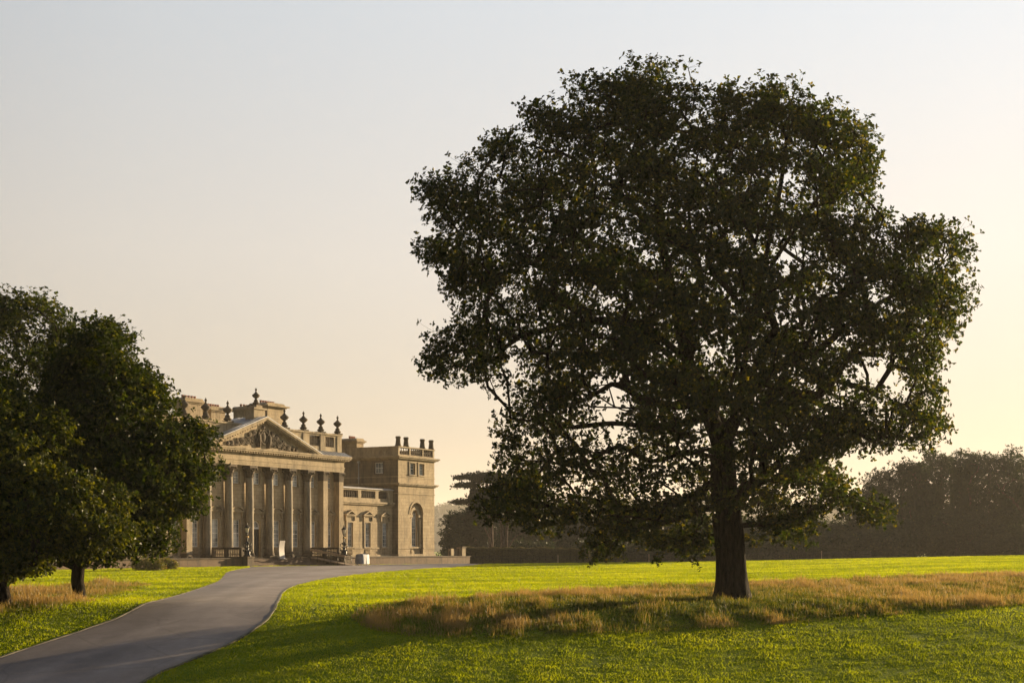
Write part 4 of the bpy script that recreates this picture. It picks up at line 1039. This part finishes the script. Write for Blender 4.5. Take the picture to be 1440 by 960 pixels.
# ---- corner pavilion
X0, X1, YP = 26.4, 34.76, -0.886
XC = (X0+X1)/2
w = MB(); ux = [hx(580, .6), hx(592, .6)]; ux = [29.55, 31.65]
wall_grid(w, X0, X1, VB, 11.2, YP, [(XC-1.5, XC+1.5, TZ, 5.83)]+[(x-0.62, x+0.62, 9.4, 10.9) for x in ux], 0.45)
arch_fill(w, XC-1.5, XC+1.5, 5.831, YP, XC, 4.33, 1.5, 0.45)
# recess back wall with inner arched window
yr = YP+0.45
wall_grid(w, XC-1.52, XC+1.52, TZ, 5.85, yr, [(XC-0.62, XC+0.62, 0.15, 4.9)], 0.2); arch_fill(w, XC-0.62, XC+0.62, 4.901, yr, XC, 4.28, 0.62, 0.2)
w.add([(X1, YP, VB), (X1, 14, VB), (X1, 14, 11.2), (X1, YP, 11.2)], [(0, 1, 2, 3)]); w.add([(X0, 14, VB), (X1, 14, VB), (X1, 14, 11.2), (X0, 14, 11.2)], [(3, 2, 1, 0)])
w.box(X0+0.6, X1-0.6, YP+0.9, YP+1.0, VB, 11.0)
w.build('wall', M_stone, house)
w = MB()
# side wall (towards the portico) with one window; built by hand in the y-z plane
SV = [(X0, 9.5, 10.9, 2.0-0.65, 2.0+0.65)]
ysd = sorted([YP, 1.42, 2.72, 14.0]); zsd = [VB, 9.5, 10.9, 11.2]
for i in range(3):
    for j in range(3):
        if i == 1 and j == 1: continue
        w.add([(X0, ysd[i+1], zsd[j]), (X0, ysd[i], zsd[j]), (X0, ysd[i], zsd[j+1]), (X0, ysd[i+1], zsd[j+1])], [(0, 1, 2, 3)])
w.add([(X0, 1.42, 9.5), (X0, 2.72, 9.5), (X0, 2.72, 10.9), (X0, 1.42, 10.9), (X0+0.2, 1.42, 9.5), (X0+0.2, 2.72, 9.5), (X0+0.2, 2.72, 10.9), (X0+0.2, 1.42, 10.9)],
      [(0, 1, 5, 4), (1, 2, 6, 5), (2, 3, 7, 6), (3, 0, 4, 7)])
w.build('side_wall', M_shade_soot, house)
def around(mb, z0_, z1_, pr):
    mb.box(X0-pr, X1+pr, YP-pr, YP, z0_, z1_); mb.box(X0-pr, X0, YP, 14+pr, z0_, z1_); mb.box(X1, X1+pr, YP, 14+pr, z0_, z1_)
for nm_, gr_ in (('plinth', ((VB, TZ+0.3, 0.14),)), ('string_course', ((6.88, 7.0, 0.07),)), ('string_course', ((7.86, 7.98, 0.14), (7.98, 8.12, 0.34), (8.12, 8.26, 0.46))), ('string_course', ((9.0, 9.12, 0.05),))):
    c = MB()
    for z0_, z1_, pr in gr_: around(c, z0_, z1_, pr)
    c.build(nm_, M_stone_plain, house)
c = MB()
for z0_, z1_, pr in ((11.2, 11.34, 0.12), (11.34, 11.5, 0.4), (11.5, 11.68, 0.56)): around(c, z0_, z1_, pr)
c.box(X0, X1, YP, 14, 11.45, 11.66)
c.build('cornice', M_stone_plain, house)
for a_, b_ in ((X0-0.07, XC-1.52), (XC+1.52, X1+0.07)): c = MB(); c.box(a_, b_, YP-0.07, YP+0.001, -0.14, 0.05); c.build('sill_band', M_stone_plain, house)
# arched window assembly
aw = MB(); y = yr
for s in (-1, 1):
    aw.box(XC+s*0.62, XC+s*0.86, y-0.1, y+0.01, 0.15, 3.95); aw.lathe([(0.15, 0), (0.13, 3.3)], (XC+s*1.16, y-0.12, 0.5), 12); aw.box(XC+s*0.98, XC+s*1.36, y-0.3, y+0.01, 0.15, 0.5)
    aw.box(XC+s*0.66, XC+s*1.5, y-0.32, y+0.01, 3.95, 4.25)
for (xa, za), (xb, zb) in zip(arc_pts(0, 4.28, 1.0)[:-1], arc_pts(0, 4.28, 1.0)[1:]):
    k = 0.64; aw.prism([(XC+xa, za), (XC+xb, zb), (XC+xb*k, 4.28+(zb-4.28)*k), (XC+xa*k, 4.28+(za-4.28)*k)], y-0.2, y+0.01)
aw.box(XC-1.45, XC+1.45, y-0.25, y+0.01, -0.05, 0.15); aw.box(XC-0.6, XC+0.6, y-0.06, y+0.01, -0.85, -0.2)
o = aw.build('arched_window', M_stone_plain, house)
sash(o, XC, 0.17, 4.86, 1.22, y+0.12, 10, 3)
ar = MB()
for (xa, za), (xb, zb) in zip(arc_pts(0, 4.33, 1.78)[:-1], arc_pts(0, 4.33, 1.78)[1:]):
    k = 0.845; ar.prism([(XC+xa, za), (XC+xb, zb), (XC+xb*k, 4.33+(zb-4.33)*k), (XC+xa*k, 4.33+(za-4.33)*k)], YP-0.05, YP+0.01)
ar.build('archivolt', M_stone_plain, house)
for x in ux:
    mb = MB()
    for s in (-1, 1): mb.box(x+s*0.62, x+s*0.82, YP-0.08, YP+0.01, 9.4, 11.05)
    mb.box(x-0.62, x+0.62, YP-0.08, YP+0.01, 10.9, 11.05); mb.box(x-0.85, x+0.85, YP-0.14, YP+0.01, 9.26, 9.4)
    o = mb.build('window', M_stone_plain, house); sash(o, x, 9.42, 10.88, 1.22, YP+0.2, 4, 2, (x-0.52, x-0.05, 9.52, 10.8))
mb = MB(); 
for yy in (1.32, 2.72): mb.box(X0-0.06, X0+0.01, yy, yy+0.1, 9.5, 10.9)
mb.box(X0-0.1, X0+0.01, 1.3, 2.84, 9.4, 9.5); mb.box(X0-0.06, X0+0.01, 1.32, 2.82, 10.9, 11.02)
so = mb.build('window', M_stone_dark, house)
fr = MB(); xx = X0+0.1
fr.box(xx, xx+0.06, 1.42, 1.5, 9.5, 10.9); fr.box(xx, xx+0.06, 2.64, 2.72, 9.5, 10.9); fr.box(xx, xx+0.06, 1.5, 2.64, 9.5, 9.6); fr.box(xx, xx+0.06, 1.5, 2.64, 10.82, 10.9); fr.box(xx+0.005, xx+0.055, 1.5, 2.64, 10.17, 10.23)
for k in (1, 2): fr.box(xx+0.01, xx+0.05, 1.42+1.3*k/3-0.015, 1.42+1.3*k/3+0.015, 9.6, 10.82)
fr.build('sash_frame', M_white, so); pn = MB(); pn.add([(xx+0.045, 2.72, 9.5), (xx+0.045, 1.42, 9.5), (xx+0.045, 1.42, 10.9), (xx+0.045, 2.72, 10.9)], [(0, 1, 2, 3)]); pn.build('pane', M_pane, so)
# pavilion parapet: pierced interlace panels in front, closed balusters on the side
p = MB(); zb0, zb1 = 11.68, 12.92
p.box(X0, X1, YP, YP+0.3, zb0, zb0+0.2); p.box(X0-0.08, X1+0.08, YP-0.08, YP+0.38, zb1-0.16, zb1)
for a, b in ((X0, X0+0.35), (X0+2.55, X0+2.8), (X1-2.8, X1-2.55), (X1-0.35, X1)): p.box(a, b, YP+0.01, YP+0.31, zb0+0.2, zb1-0.16)
p.box(X0, X0+0.3, YP+0.3, 8.6, zb0, zb1-0.16); p.box(X0-0.08, X0+0.38, YP+0.38, 8.6, zb1-0.16, zb1); p.box(X1-0.3, X1, YP+0.3, 14, zb0, zb1-0.16); p.box(X1-0.38, X1+0.08, YP+0.38, 14, zb1-0.16, zb1)
for k in range(16): yy = YP+0.9+k*0.48; p.box(X0-0.04, X0, yy-0.1, yy+0.1, zb0+0.2, zb1-0.2)
po = p.build('parapet', M_stone_plain, house)
lt = MB(); za_, zc_ = zb0+0.2, zb1-0.16; h_ = zc_-za_
for a, b in ((X0+0.35, X0+2.55), (X0+2.8, X1-2.8), (X1-2.55, X1-0.35)):
    n = max(2, round((b-a)/0.5))
    for k in range(n):
        xa = a+(b-a)*k/n; xb = a+(b-a)*(k+1)/n; xm = (xa+xb)/2; rw = (xb-xa)/2
        for zz in (za_+h_*0.25, za_+h_*0.75):
            lt.tube([(xm+rw*math.cos(t), YP+0.16, zz+h_*0.25*math.sin(t)) for t in np.linspace(0, 6.283, 13)], 0.05, 5)
lt.build('pierced_panel', M_stone_dark, po)
for px_, yy in ((558.5, YP+0.25), (571, YP+0.25), (594, YP+0.25), (606.3, YP+0.25)):
    x = hx(px_, -yy); mb = MB(); mb.lathe([(0.42, 0), (0.42, 0.1), (0.36, 0.16), (0.31, 0.6), (0.28, 0.95), (0.35, 1.02), (0.37, 1.08), (0.31, 1.16), (0.33, 1.24), (0.2, 1.24), (0.18, 0.9)], (min(max(x, X0+0.35), X1-0.35), yy, zb1), 14)
    mb.build('roof_pot', M_stone_dark, house)
mb = MB(); mb.lathe([(0.3, 0), (0.25, 0.5), (0.34, 0.6), (0.3, 0.72)], (X0+1.2, 6.4, zb1-0.1), 12); mb.build('roof_pot', M_stone_dark, house)
chimney(X0+0.01, X0+1.5, 5.6, 8.2, 11.0, 14.05, 5)
dp = MB(); dp.tube([(X0-0.12, 5.2, 10.9), (X0-0.12, 5.2, 6.6)], 0.06, 8); dp.box(X0-0.25, X0-0.02, 5.0, 5.4, 10.9, 11.15); dp.box(X0-0.2, X0-0.02, 5.05, 5.35, 8.9, 9.05); dp.ball((X0-0.14, 5.2, 7.4), (0.16, 0.16, 0.28), 8, 6); dp.build('drainpipe', M_coping, house)

# ================================================================ terrace, steps, lamps
def hthing(name, label, cat, group=None, loc=(0, 0, 0)):
    p = H(loc[0], -loc[1]); return empty(name, (p[0], p[1], CZ+loc[2]), R(60), label, cat, group)
TV = -5.5
t = MB(); 
t.box(-34, -8.9, TV, -0.15, VB-0.2, TZ-0.06); t.box(8.9, 36.2, TV, -0.15, VB-0.2, TZ-0.06); t.box(-8.9, 8.9, -1.5, -0.15, VB-0.2, TZ-0.06)
tr_ = hthing('terrace', 'low stained stone terrace running along the foot of the mansion', 'terrace'); tr_['kind'] = 'structure'
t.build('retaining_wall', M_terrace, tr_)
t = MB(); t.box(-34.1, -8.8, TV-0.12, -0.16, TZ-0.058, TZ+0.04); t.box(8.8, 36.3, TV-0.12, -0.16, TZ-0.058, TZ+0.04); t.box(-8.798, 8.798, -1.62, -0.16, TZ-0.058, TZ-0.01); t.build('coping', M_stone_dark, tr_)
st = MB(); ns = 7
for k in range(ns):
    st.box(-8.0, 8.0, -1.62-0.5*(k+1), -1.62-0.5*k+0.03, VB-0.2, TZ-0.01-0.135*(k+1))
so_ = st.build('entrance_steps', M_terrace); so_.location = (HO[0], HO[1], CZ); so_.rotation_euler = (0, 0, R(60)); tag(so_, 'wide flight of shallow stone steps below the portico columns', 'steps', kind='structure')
def balustrade_run(label, x, y0, y1):
    o = hthing('balustrade', label, 'balustrade', 'balustrades beside the entrance steps', (x, 0, 0))
    b = MB(); b.box(-0.2, 0.2, y0, y1, VB, TZ+0.16); b.build('plinth', M_stone_dark, o)
    b = MB(); b.box(-0.22, 0.22, y0, y1, TZ+0.93, TZ+1.13); b.build('handrail', M_stone_dark, o)
    nseg = 2; L_ = (y1-y0)/nseg
    for k in range(nseg+1):
        yy = y0+k*L_; q = MB(); q.box(-0.24, 0.24, max(y0, yy-0.3), min(y1, yy+0.3), TZ+0.16, TZ+0.93); q.build('pier', M_stone_dark, o)
    for k in range(nseg):
        q = MB(); balusters(q, y0+k*L_+0.32, y0+(k+1)*L_-0.32, 0.0, TZ+0.16, 0.77, 6, 'y'); q.build('balusters', M_stone_plain, o)
balustrade_run('dark stone balustrade on the left side of the entrance steps', -8.35, -5.3, -1.2)
balustrade_run('stone balustrade on the right side of the entrance steps, behind the ramp', 8.35, -5.3, -1.2)
def lamp(x, label):
    o = hthing('lamp_standard', label, 'lamp', 'lamp standards flanking the steps', (x, -5.85, 0))
    b = MB(); b.box(-0.5, 0.5, -0.5, 0.5, VB, TZ+0.05); b.box(-0.58, 0.58, -0.58, 0.58, TZ+0.05, TZ+0.2); b.build('pedestal', M_stone_dark, o)
    b = MB(); z = TZ+0.2
    b.lathe([(0.42, 0), (0.42, 0.1), (0.3, 0.2), (0.34, 0.45), (0.24, 0.62), (0.14, 0.75), (0.2, 0.85), (0.12, 0.98), (0.15, 1.2), (0.24, 1.32), (0.26, 1.42), (0.12, 1.52), (0.07, 1.7), (0.1, 1.85), (0.06, 2.0), (0.05, 2.25), (0.12, 2.36), (0.05, 2.42)], (0, 0, z), 14, mod=lambda a, j: 1+0.12*math.cos(4*a)*(j < 14))
    for k in range(4):
        a = k*math.pi/2+0.4; b.tube([(0.1*math.cos(a), 0.1*math.sin(a), z+0.9), (0.38*math.cos(a), 0.38*math.sin(a), z+1.05), (0.42*math.cos(a), 0.42*math.sin(a), z+1.3), (0.2*math.cos(a), 0.2*math.sin(a), z+1.42)], 0.045, 5)
        b.ball((0.36*math.cos(a), 0.36*math.sin(a), z+0.62), 0.11, 6, 5)
    b.build('post', M_iron, o)
    g = MB(); g.lathe([(0.15, 0), (0.27, 0.5)], (0, 0, z+2.45), 6, False); g.build('lantern_glass', M_lampglass, o)
    b = MB()
    for k in range(6):
        a = k*math.pi/3; b.tube([(0.155*math.cos(a), 0.155*math.sin(a), z+2.44), (0.28*math.cos(a), 0.28*math.sin(a), z+2.96)], 0.018, 4)
    b.lathe([(0.32, 0), (0.3, 0.06), (0.16, 0.22), (0.1, 0.26), (0.08, 0.36), (0.03, 0.42), (0.05, 0.48), (0.0, 0.58)], (0, 0, z+2.95), 12); b.lathe([(0.17, 0), (0.17, 0.03)], (0, 0, z+2.42), 8); b.build('lantern_cap', M_iron, o)
    g = MB(); g.lathe([(0.13, 0), (0.17, 0.1), (0.1, 0.2)], (0, 0, z+1.95), 8); g.build('gilt_collar', M_gilt, o)
lamp(-8.35, 'ornate black lamp standard on a pedestal left of the entrance steps'); lamp(8.35, 'ornate black lamp standard right of the entrance steps above the ramp')
# white banner board
bo = hthing('display_board', 'tall plain white display board standing at the top of the steps', 'board', None, (hx(397.5, 2.2), -2.2, TZ-0.15))
b = MB(); nseg = 10
for k in range(nseg):
    z0_, z1_ = 0.04+2.0*k/nseg, 0.04+2.0*(k+1)/nseg; o0, o1 = 0.14*math.sin(math.pi*k/nseg), 0.14*math.sin(math.pi*(k+1)/nseg)
    b.add([(-0.46, o0, z0_), (0.46, o0, z0_), (0.46, o1, z1_), (-0.46, o1, z1_), (-0.46, o0+0.03, z0_), (0.46, o0+0.03, z0_), (0.46, o1+0.03, z1_), (-0.46, o1+0.03, z1_)], [(0, 1, 2, 3), (7, 6, 5, 4), (0, 3, 7, 4), (1, 5, 6, 2), (0, 4, 5, 1), (3, 2, 6, 7)])
b.build('panel', M_board, bo); b = MB(); b.box(-0.5, 0.5, -0.2, 0.25, 0.0, 0.04); b.build('foot', M_coping, bo)
# ramp
ro = hthing('access_ramp', 'sloping wooden access ramp with handrails on the right side of the steps', 'ramp', None, (7.0, 0, 0))
ya_, yb_ = -2.6, -8.0; za_, zb_ = TZ+0.02, -1.92
b = MB(); b.prism([(ya_, za_), (yb_, zb_), (yb_, zb_-0.08), (ya_, za_-0.1)], -0.6, 0.6, swap='x'); b.build('deck', M_wood, ro)
for s in (-0.62, 0.62):
    b = MB(); b.tube([(s, ya_, za_+0.95), (s, yb_+0.6, zb_+1.05)], 0.05, 6); b.tube([(s, ya_, za_+0.5), (s, yb_+0.6, zb_+0.6)], 0.03, 6)
    for k in range(6):
        u = k/5; y = ya_+(yb_+0.6-ya_)*u; z = za_+(zb_+0.1-za_)*u; b.tube([(s, y, max(VB+0.2, z-0.6)), (s, y, z+0.95)], 0.03, 5)
    b.build('handrail', M_iron, ro)
b = MB(); b.prism([(ya_, za_+0.99), (yb_+0.5, zb_+1.1), (yb_+0.5, zb_+0.86), (ya_, za_+0.72)], -0.68, -0.64, swap='x'); b.build('side_board', M_wood, ro)
# covered bundle
ch = hthing('covered_trolley', 'bulky item under a grey sheet at the foot of the ramp', 'covered item', None, (7.7, -8.9, -2.0+0.08))
rr = np.random.default_rng(3); vs = []; fs = []; nn = 40; lv = 12
for j in range(lv+1):
    zz = 0.12+1.08*j/lv
    for i in range(nn):
        a = 2*math.pi*i/nn; sq = 0.62/max(abs(math.cos(a)), abs(math.sin(a)))**0.75; f_ = sq*(1+0.05*math.sin(9*a+1)*(1-j/lv)+0.03*math.sin(17*a))*(1.06-0.1*(j/lv)**3)
        vs.append((f_*math.cos(a)*1.15, f_*math.sin(a)*0.8, zz+0.03*math.sin(5*a)*(j/lv)))
for j in range(lv):
    for i in range(nn): k = (i+1) % nn; fs.append((j*nn+i, j*nn+k, (j+1)*nn+k, (j+1)*nn+i))
vs.append((0, 0, 1.28)); fs += [(lv*nn+i, lv*nn+(i+1) % nn, len(vs)-1) for i in range(nn)]
b = MB(); b.add(vs, fs, True); b.build('grey_sheet', M_tarp, ch)
for sx in (-1, 1):
    for sy in (-1, 1): b = MB(); b.lathe([(0.05, -0.09), (0.05, 0.09)], (sx*0.5, sy*0.35, 0.09), 8); b.box(sx*0.5-0.03, sx*0.5+0.03, sy*0.35-0.03, sy*0.35+0.03, 0.05, 0.5); b.build('leg', M_white, ch)

# balustrade and piers right of the pavilion
vr = 4.8
wo = hthing('balustrade', 'stone balustrade continuing from the pavilion corner to the gate piers', 'balustrade', None, (0, -vr, 0))
xA, xB = 34.8, hx(644, vr); mid = hx(634, vr)
b = MB(); b.box(xA, xB, -0.2, 0.2, -2.9, TZ+0.1); b.build('plinth', M_terrace, wo); b = MB(); b.box(xA, xB, -0.22, 0.22, TZ+1.0, TZ+1.16); b.build('handrail', M_stone_plain, wo)
b = MB(); b.box(mid-0.3, mid+0.3, -0.25, 0.25, TZ+0.1, TZ+1.0); b.build('pier', M_stone_plain, wo)
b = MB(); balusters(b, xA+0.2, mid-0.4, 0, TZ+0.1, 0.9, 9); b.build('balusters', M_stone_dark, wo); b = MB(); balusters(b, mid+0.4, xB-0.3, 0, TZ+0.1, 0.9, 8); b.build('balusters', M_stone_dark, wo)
gp = hthing('gate_pier', 'square stone pier where the balustrade meets the clipped hedge', 'pier', None, (hx(648.5, vr), -vr, 0))
b = MB(); b.box(-0.42, 0.42, -0.42, 0.42, -2.9, 0.0); b.build('shaft', M_stone_plain, gp); b = MB(); b.box(-0.52, 0.52, -0.52, 0.52, 0.0, 0.12); b.box(-0.4, 0.4, -0.4, 0.4, 0.12, 0.2); b.build('cap', M_stone_dark, gp)

# clipped hedge behind an iron fence, running right from the pier
ha = P(653, 790, 194); hb = P(828, 790, 200)
hd = empty('clipped_hedge', ((ha[0]+hb[0])/2, (ha[1]+hb[1])/2, 0), 0, 'long low clipped hedge right of the stone pier, below the far trees', 'hedge')
r = np.random.default_rng(77); m = 5200; u = r.random(m); yy = r.uniform(-0.7, 0.7, m); gx = ha[0]+(hb[0]-ha[0])*u; gy = ha[1]+(hb[1]-ha[1])*u; top = -0.02-(0.25*u)+CZ-0.05
gz = ground(gx, gy); face = r.random(m) < 0.55; yy = np.where(face, -0.7, yy); zz = np.where(face, gz+r.random(m)*(top-gz), top+0.06*np.sin(u*60)+0.12*(np.abs(u-0.62) < 0.05))
pts = np.stack([gx, gy+yy, zz], 1)
V, q, t = leaf_cloud(pts, np.tile([0, -0.5, 0.8], (m, 1)), 4, 0.16, 78, (0.14, 0.1, 0.08), 3, 0.35, 0.22)
V -= np.array([(ha[0]+hb[0])/2, (ha[1]+hb[1])/2, 0]); link('foliage', fast_mesh('foliage', V, q, t), hd, M_hedge)
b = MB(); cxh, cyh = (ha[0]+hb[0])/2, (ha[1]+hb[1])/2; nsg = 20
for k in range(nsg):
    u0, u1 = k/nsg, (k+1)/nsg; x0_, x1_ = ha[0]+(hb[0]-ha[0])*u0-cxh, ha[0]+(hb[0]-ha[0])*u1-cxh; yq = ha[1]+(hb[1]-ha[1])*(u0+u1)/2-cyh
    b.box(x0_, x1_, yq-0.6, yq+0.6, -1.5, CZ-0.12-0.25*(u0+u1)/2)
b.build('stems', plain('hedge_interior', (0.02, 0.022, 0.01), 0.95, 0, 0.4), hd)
fa = P(652, 790, 189); fb = P(1225, 790, 205)
fo = empty('estate_fence', (fa[0], fa[1], float(ground(fa[0], fa[1]))), 0, 'thin iron estate railing between the far lawn and the trees', 'fence')
Lf = np.linalg.norm(fb[:2]-fa[:2]); nf = int(Lf/2.6)
for k in range(nf+1):
    u = k/nf; x, y = fa[0]+(fb[0]-fa[0])*u, fa[1]+(fb[1]-fa[1])*u; z = float(ground(x, y))-fo.location[2]
    big = k % 5 == 0
    b = MB(); b.box(x-fa[0]-(0.05 if big else 0.025), x-fa[0]+(0.05 if big else 0.025), y-fa[1]-0.03, y-fa[1]+0.03, z-0.1, z+(1.3 if big else 1.15)); b.build('post', M_wood if big else M_iron, fo)
b = MB()
for h in (0.3, 0.6, 0.9, 1.12):
    b.tube([(fa[0]*0+(fb[0]-fa[0])*u, (fb[1]-fa[1])*u, float(ground(fa[0]+(fb[0]-fa[0])*u, fa[1]+(fb[1]-fa[1])*u))-fo.location[2]+h) for u in np.linspace(0, 1, 24)], 0.022, 4)
b.build('rail', M_iron, fo)
# low shrub at the left end of the terrace
for px_, py_, D_, w_, lab in ((208, 797, 120, 3.0, 'small brown shrub by the terrace wall, under the tree canopy'), (232, 797, 124, 2.2, 'little dry bush against the left end of the terrace wall')):
    x, y = (px_-720)/F*D_, D_; z = float(ground(x, y)); sh = empty('shrub', (x, y, z), 0, lab, 'shrub', 'shrubs by the terrace wall')
    r = np.random.default_rng(px_); n = 160; q3 = r.normal(size=(n, 3)); q3 /= np.linalg.norm(q3, axis=1)[:, None]; pts = q3*np.array([w_/2, 0.7, 0.5])*r.uniform(0.7, 1, (n, 1))+np.array([0, 0, 0.45]); pts[:, 2] = np.maximum(0.05, pts[:, 2])
    V, q, t = leaf_cloud(pts, q3, 4, 0.13, px_, (0.15, 0.15, 0.12), 6, 0.6, 0.25); link('foliage', fast_mesh('foliage', V, q, t), sh, M_long)
    b = MB()
    for k in range(7): a = k*0.9; b.tube([(0, 0, -0.05), (0.3*math.cos(a), 0.2*math.sin(a), 0.3), (0.6*math.cos(a), 0.4*math.sin(a), 0.7)], [0.03, 0.02, 0.01], 5)
    b.build('stem', M_bark, sh)
# ================================================================ far wooded hill
def hill():
    nx_, ny_ = 240, 16; X_ = np.linspace(-1500, 1500, nx_); vs = []
    rr_ = np.random.default_rng(8); nh = Noise3(250, 9); nh2 = Noise3(30, 10)
    for j in range(ny_):
        Y_ = 1700+j*50; prof = math.sin(min(1, j/9)*math.pi/2)
        p = np.stack([X_, X_*0+Y_, X_*0], 1)
        top = (HORZ-716)/F*2100+nh(p)*3.0+7*np.sin(X_*0.003+0.5)
        vs.append(np.stack([X_, X_*0+Y_, -8+(top+8)*prof], 1))
    V = np.vstack(vs); I = (np.arange(ny_-1)[:, None]*nx_+np.arange(nx_-1)[None, :]).ravel()
    o = link('hill', fast_mesh('hill', V, np.stack([I, I+1, I+nx_+1, I+nx_], 1), smooth=True), None, plain('hill_cover', (0.05, 0.06, 0.025), 0.95, 0, 0.4, 0.05)); tag(o, 'distant hazy hillside beyond the park', 'hill', kind='structure')
    # tree cover, one mass
    r = np.random.default_rng(15); m = 6500; k = r.integers(0, len(V), m); pts = V[k]+r.normal(size=(m, 3))*np.array([7, 25, 0.3]); pts[:, 2] += r.uniform(0.5, 7, m)
    ax = np.tile([0, -0.4, 0.9], (m, 1)); Vv, q, t = leaf_cloud(pts, ax, 4, 4.0, 16, (4.0, 4.0, 2.5), 7, 0.4, 0.2)
    tag(link('far_wood', fast_mesh('far_wood', Vv, q, t), None, M_leaf_far), 'hazy woodland covering the distant hillside', 'woodland', kind='stuff')
hill()

# ================================================================ air
hz_ = MB(); hz_.box(-3300, 3300, -90, 5600, -9, 175)
m, nt, out = newmat('warm_evening_haze')
pv = nt.nodes.new('ShaderNodeVolumePrincipled')
pv.inputs['Color'].default_value = (1.0, 0.93, 0.82, 1); pv.inputs['Density'].default_value = 0.00016
pv.inputs['Anisotropy'].default_value = 0.2
nt.links.new(pv.outputs[0], out.inputs['Volume'])
ho = hz_.build('haze', m); tag(ho, 'thin warm evening haze filling the park', 'haze', kind='stuff')

# ================================================================ sky, sun, camera
w = bpy.data.worlds.new('World'); scene.world = w; w.use_nodes = True; nt = w.node_tree
for n_ in list(nt.nodes): nt.nodes.remove(n_)
out = nt.nodes.new('ShaderNodeOutputWorld'); bg = nt.nodes.new('ShaderNodeBackground'); sky = nt.nodes.new('ShaderNodeTexSky')
sky.sky_type = 'NISHITA'; sky.sun_disc = False; sky.sun_elevation = SUN_EL; sky.sun_rotation = SUN_AZ
sky.air_density = 1.0; sky.dust_density = 2.5; sky.ozone_density = 1.0; sky.altitude = 50
bg.inputs['Strength'].default_value = 0.05
# thin even high cloud veil over the clear sky: pale overhead, creamy towards the horizon
tc = nt.nodes.new('ShaderNodeTexCoord'); sx = nt.nodes.new('ShaderNodeSeparateXYZ'); nt.links.new(tc.outputs['Generated'], sx.inputs[0])
veil = ramp(nt, sx.outputs[2], [(0.0, (3.75, 3.2, 2.5)), (0.08, (3.9, 3.55, 3.0)), (0.2, (4.7, 4.5, 4.2)), (0.36, (4.3, 4.65, 4.95)), (0.65, (2.0, 2.4, 3.0)), (1.0, (1.3, 1.7, 2.3))])
# the side of the sky away from the sun is dimmer
vr_ = nt.nodes.new('ShaderNodeVectorMath'); vr_.operation = 'DOT_PRODUCT'; nt.links.new(tc.outputs['Generated'], vr_.inputs[0]); vr_.inputs[1].default_value = (math.sin(SUN_AZ), math.cos(SUN_AZ), 0)
side = ramp(nt, N(nt, 'ShaderNodeMapRange').outputs[0], [(0.0, (0.2, 0.22, 0.26)), (0.5, (0.36, 0.38, 0.42)), (0.74, (0.92, 0.93, 0.95)), (0.84, (1.08, 1.08, 1.1)), (0.93, (1.25, 1.25, 1.28))])
mr = side.node.inputs[0].links[0].from_node; mr.inputs[1].default_value = -1.0; mr.inputs[2].default_value = 1.0; nt.links.new(vr_.outputs['Value'], mr.inputs[0])
veil = mixc(nt, 1.0, veil, side, 'MULTIPLY')
skc = mixc(nt, 0.91, sky.outputs[0], veil)
nt.links.new(skc, bg.inputs[0]); nt.links.new(bg.outputs[0], out.inputs[0])
ld = bpy.data.lights.new('sun', 'SUN'); ld.energy = 5.0; ld.angle = R(0.6); ld.color = (1.0, 0.76, 0.45)
lo = bpy.data.objects.new('sun', ld); COL.objects.link(lo); lo.location = (40, 40, 60)
from mathutils import Vector
sd = Vector((math.sin(SUN_AZ)*math.cos(SUN_EL), math.cos(SUN_AZ)*math.cos(SUN_EL), math.sin(SUN_EL)))
lo.rotation_euler = (-sd).to_track_quat('-Z', 'Y').to_euler()
cam = bpy.data.cameras.new('camera'); co = bpy.data.objects.new('camera', cam); COL.objects.link(co)
co.location = (0, 0, CZ); co.rotation_euler = (R(90), 0, 0); cam.sensor_width = 36; cam.lens = 50; cam.shift_y = (HORZ-480)/1440; cam.clip_end = 12000; cam.clip_start = 0.1
scene.camera = co
vs_ = scene.view_settings; vs_.view_transform = 'Standard'; vs_.look = 'None'; vs_.gamma = 1; vs_.exposure = 1.6; vs_.use_curve_mapping = False
cy = scene.cycles; cy.max_bounces = 6; cy.diffuse_bounces = 3; cy.glossy_bounces = 2; cy.transmission_bounces = 4; cy.transparent_max_bounces = 4; cy.volume_bounces = 0
cy.use_adaptive_sampling = True; cy.adaptive_threshold = 0.02
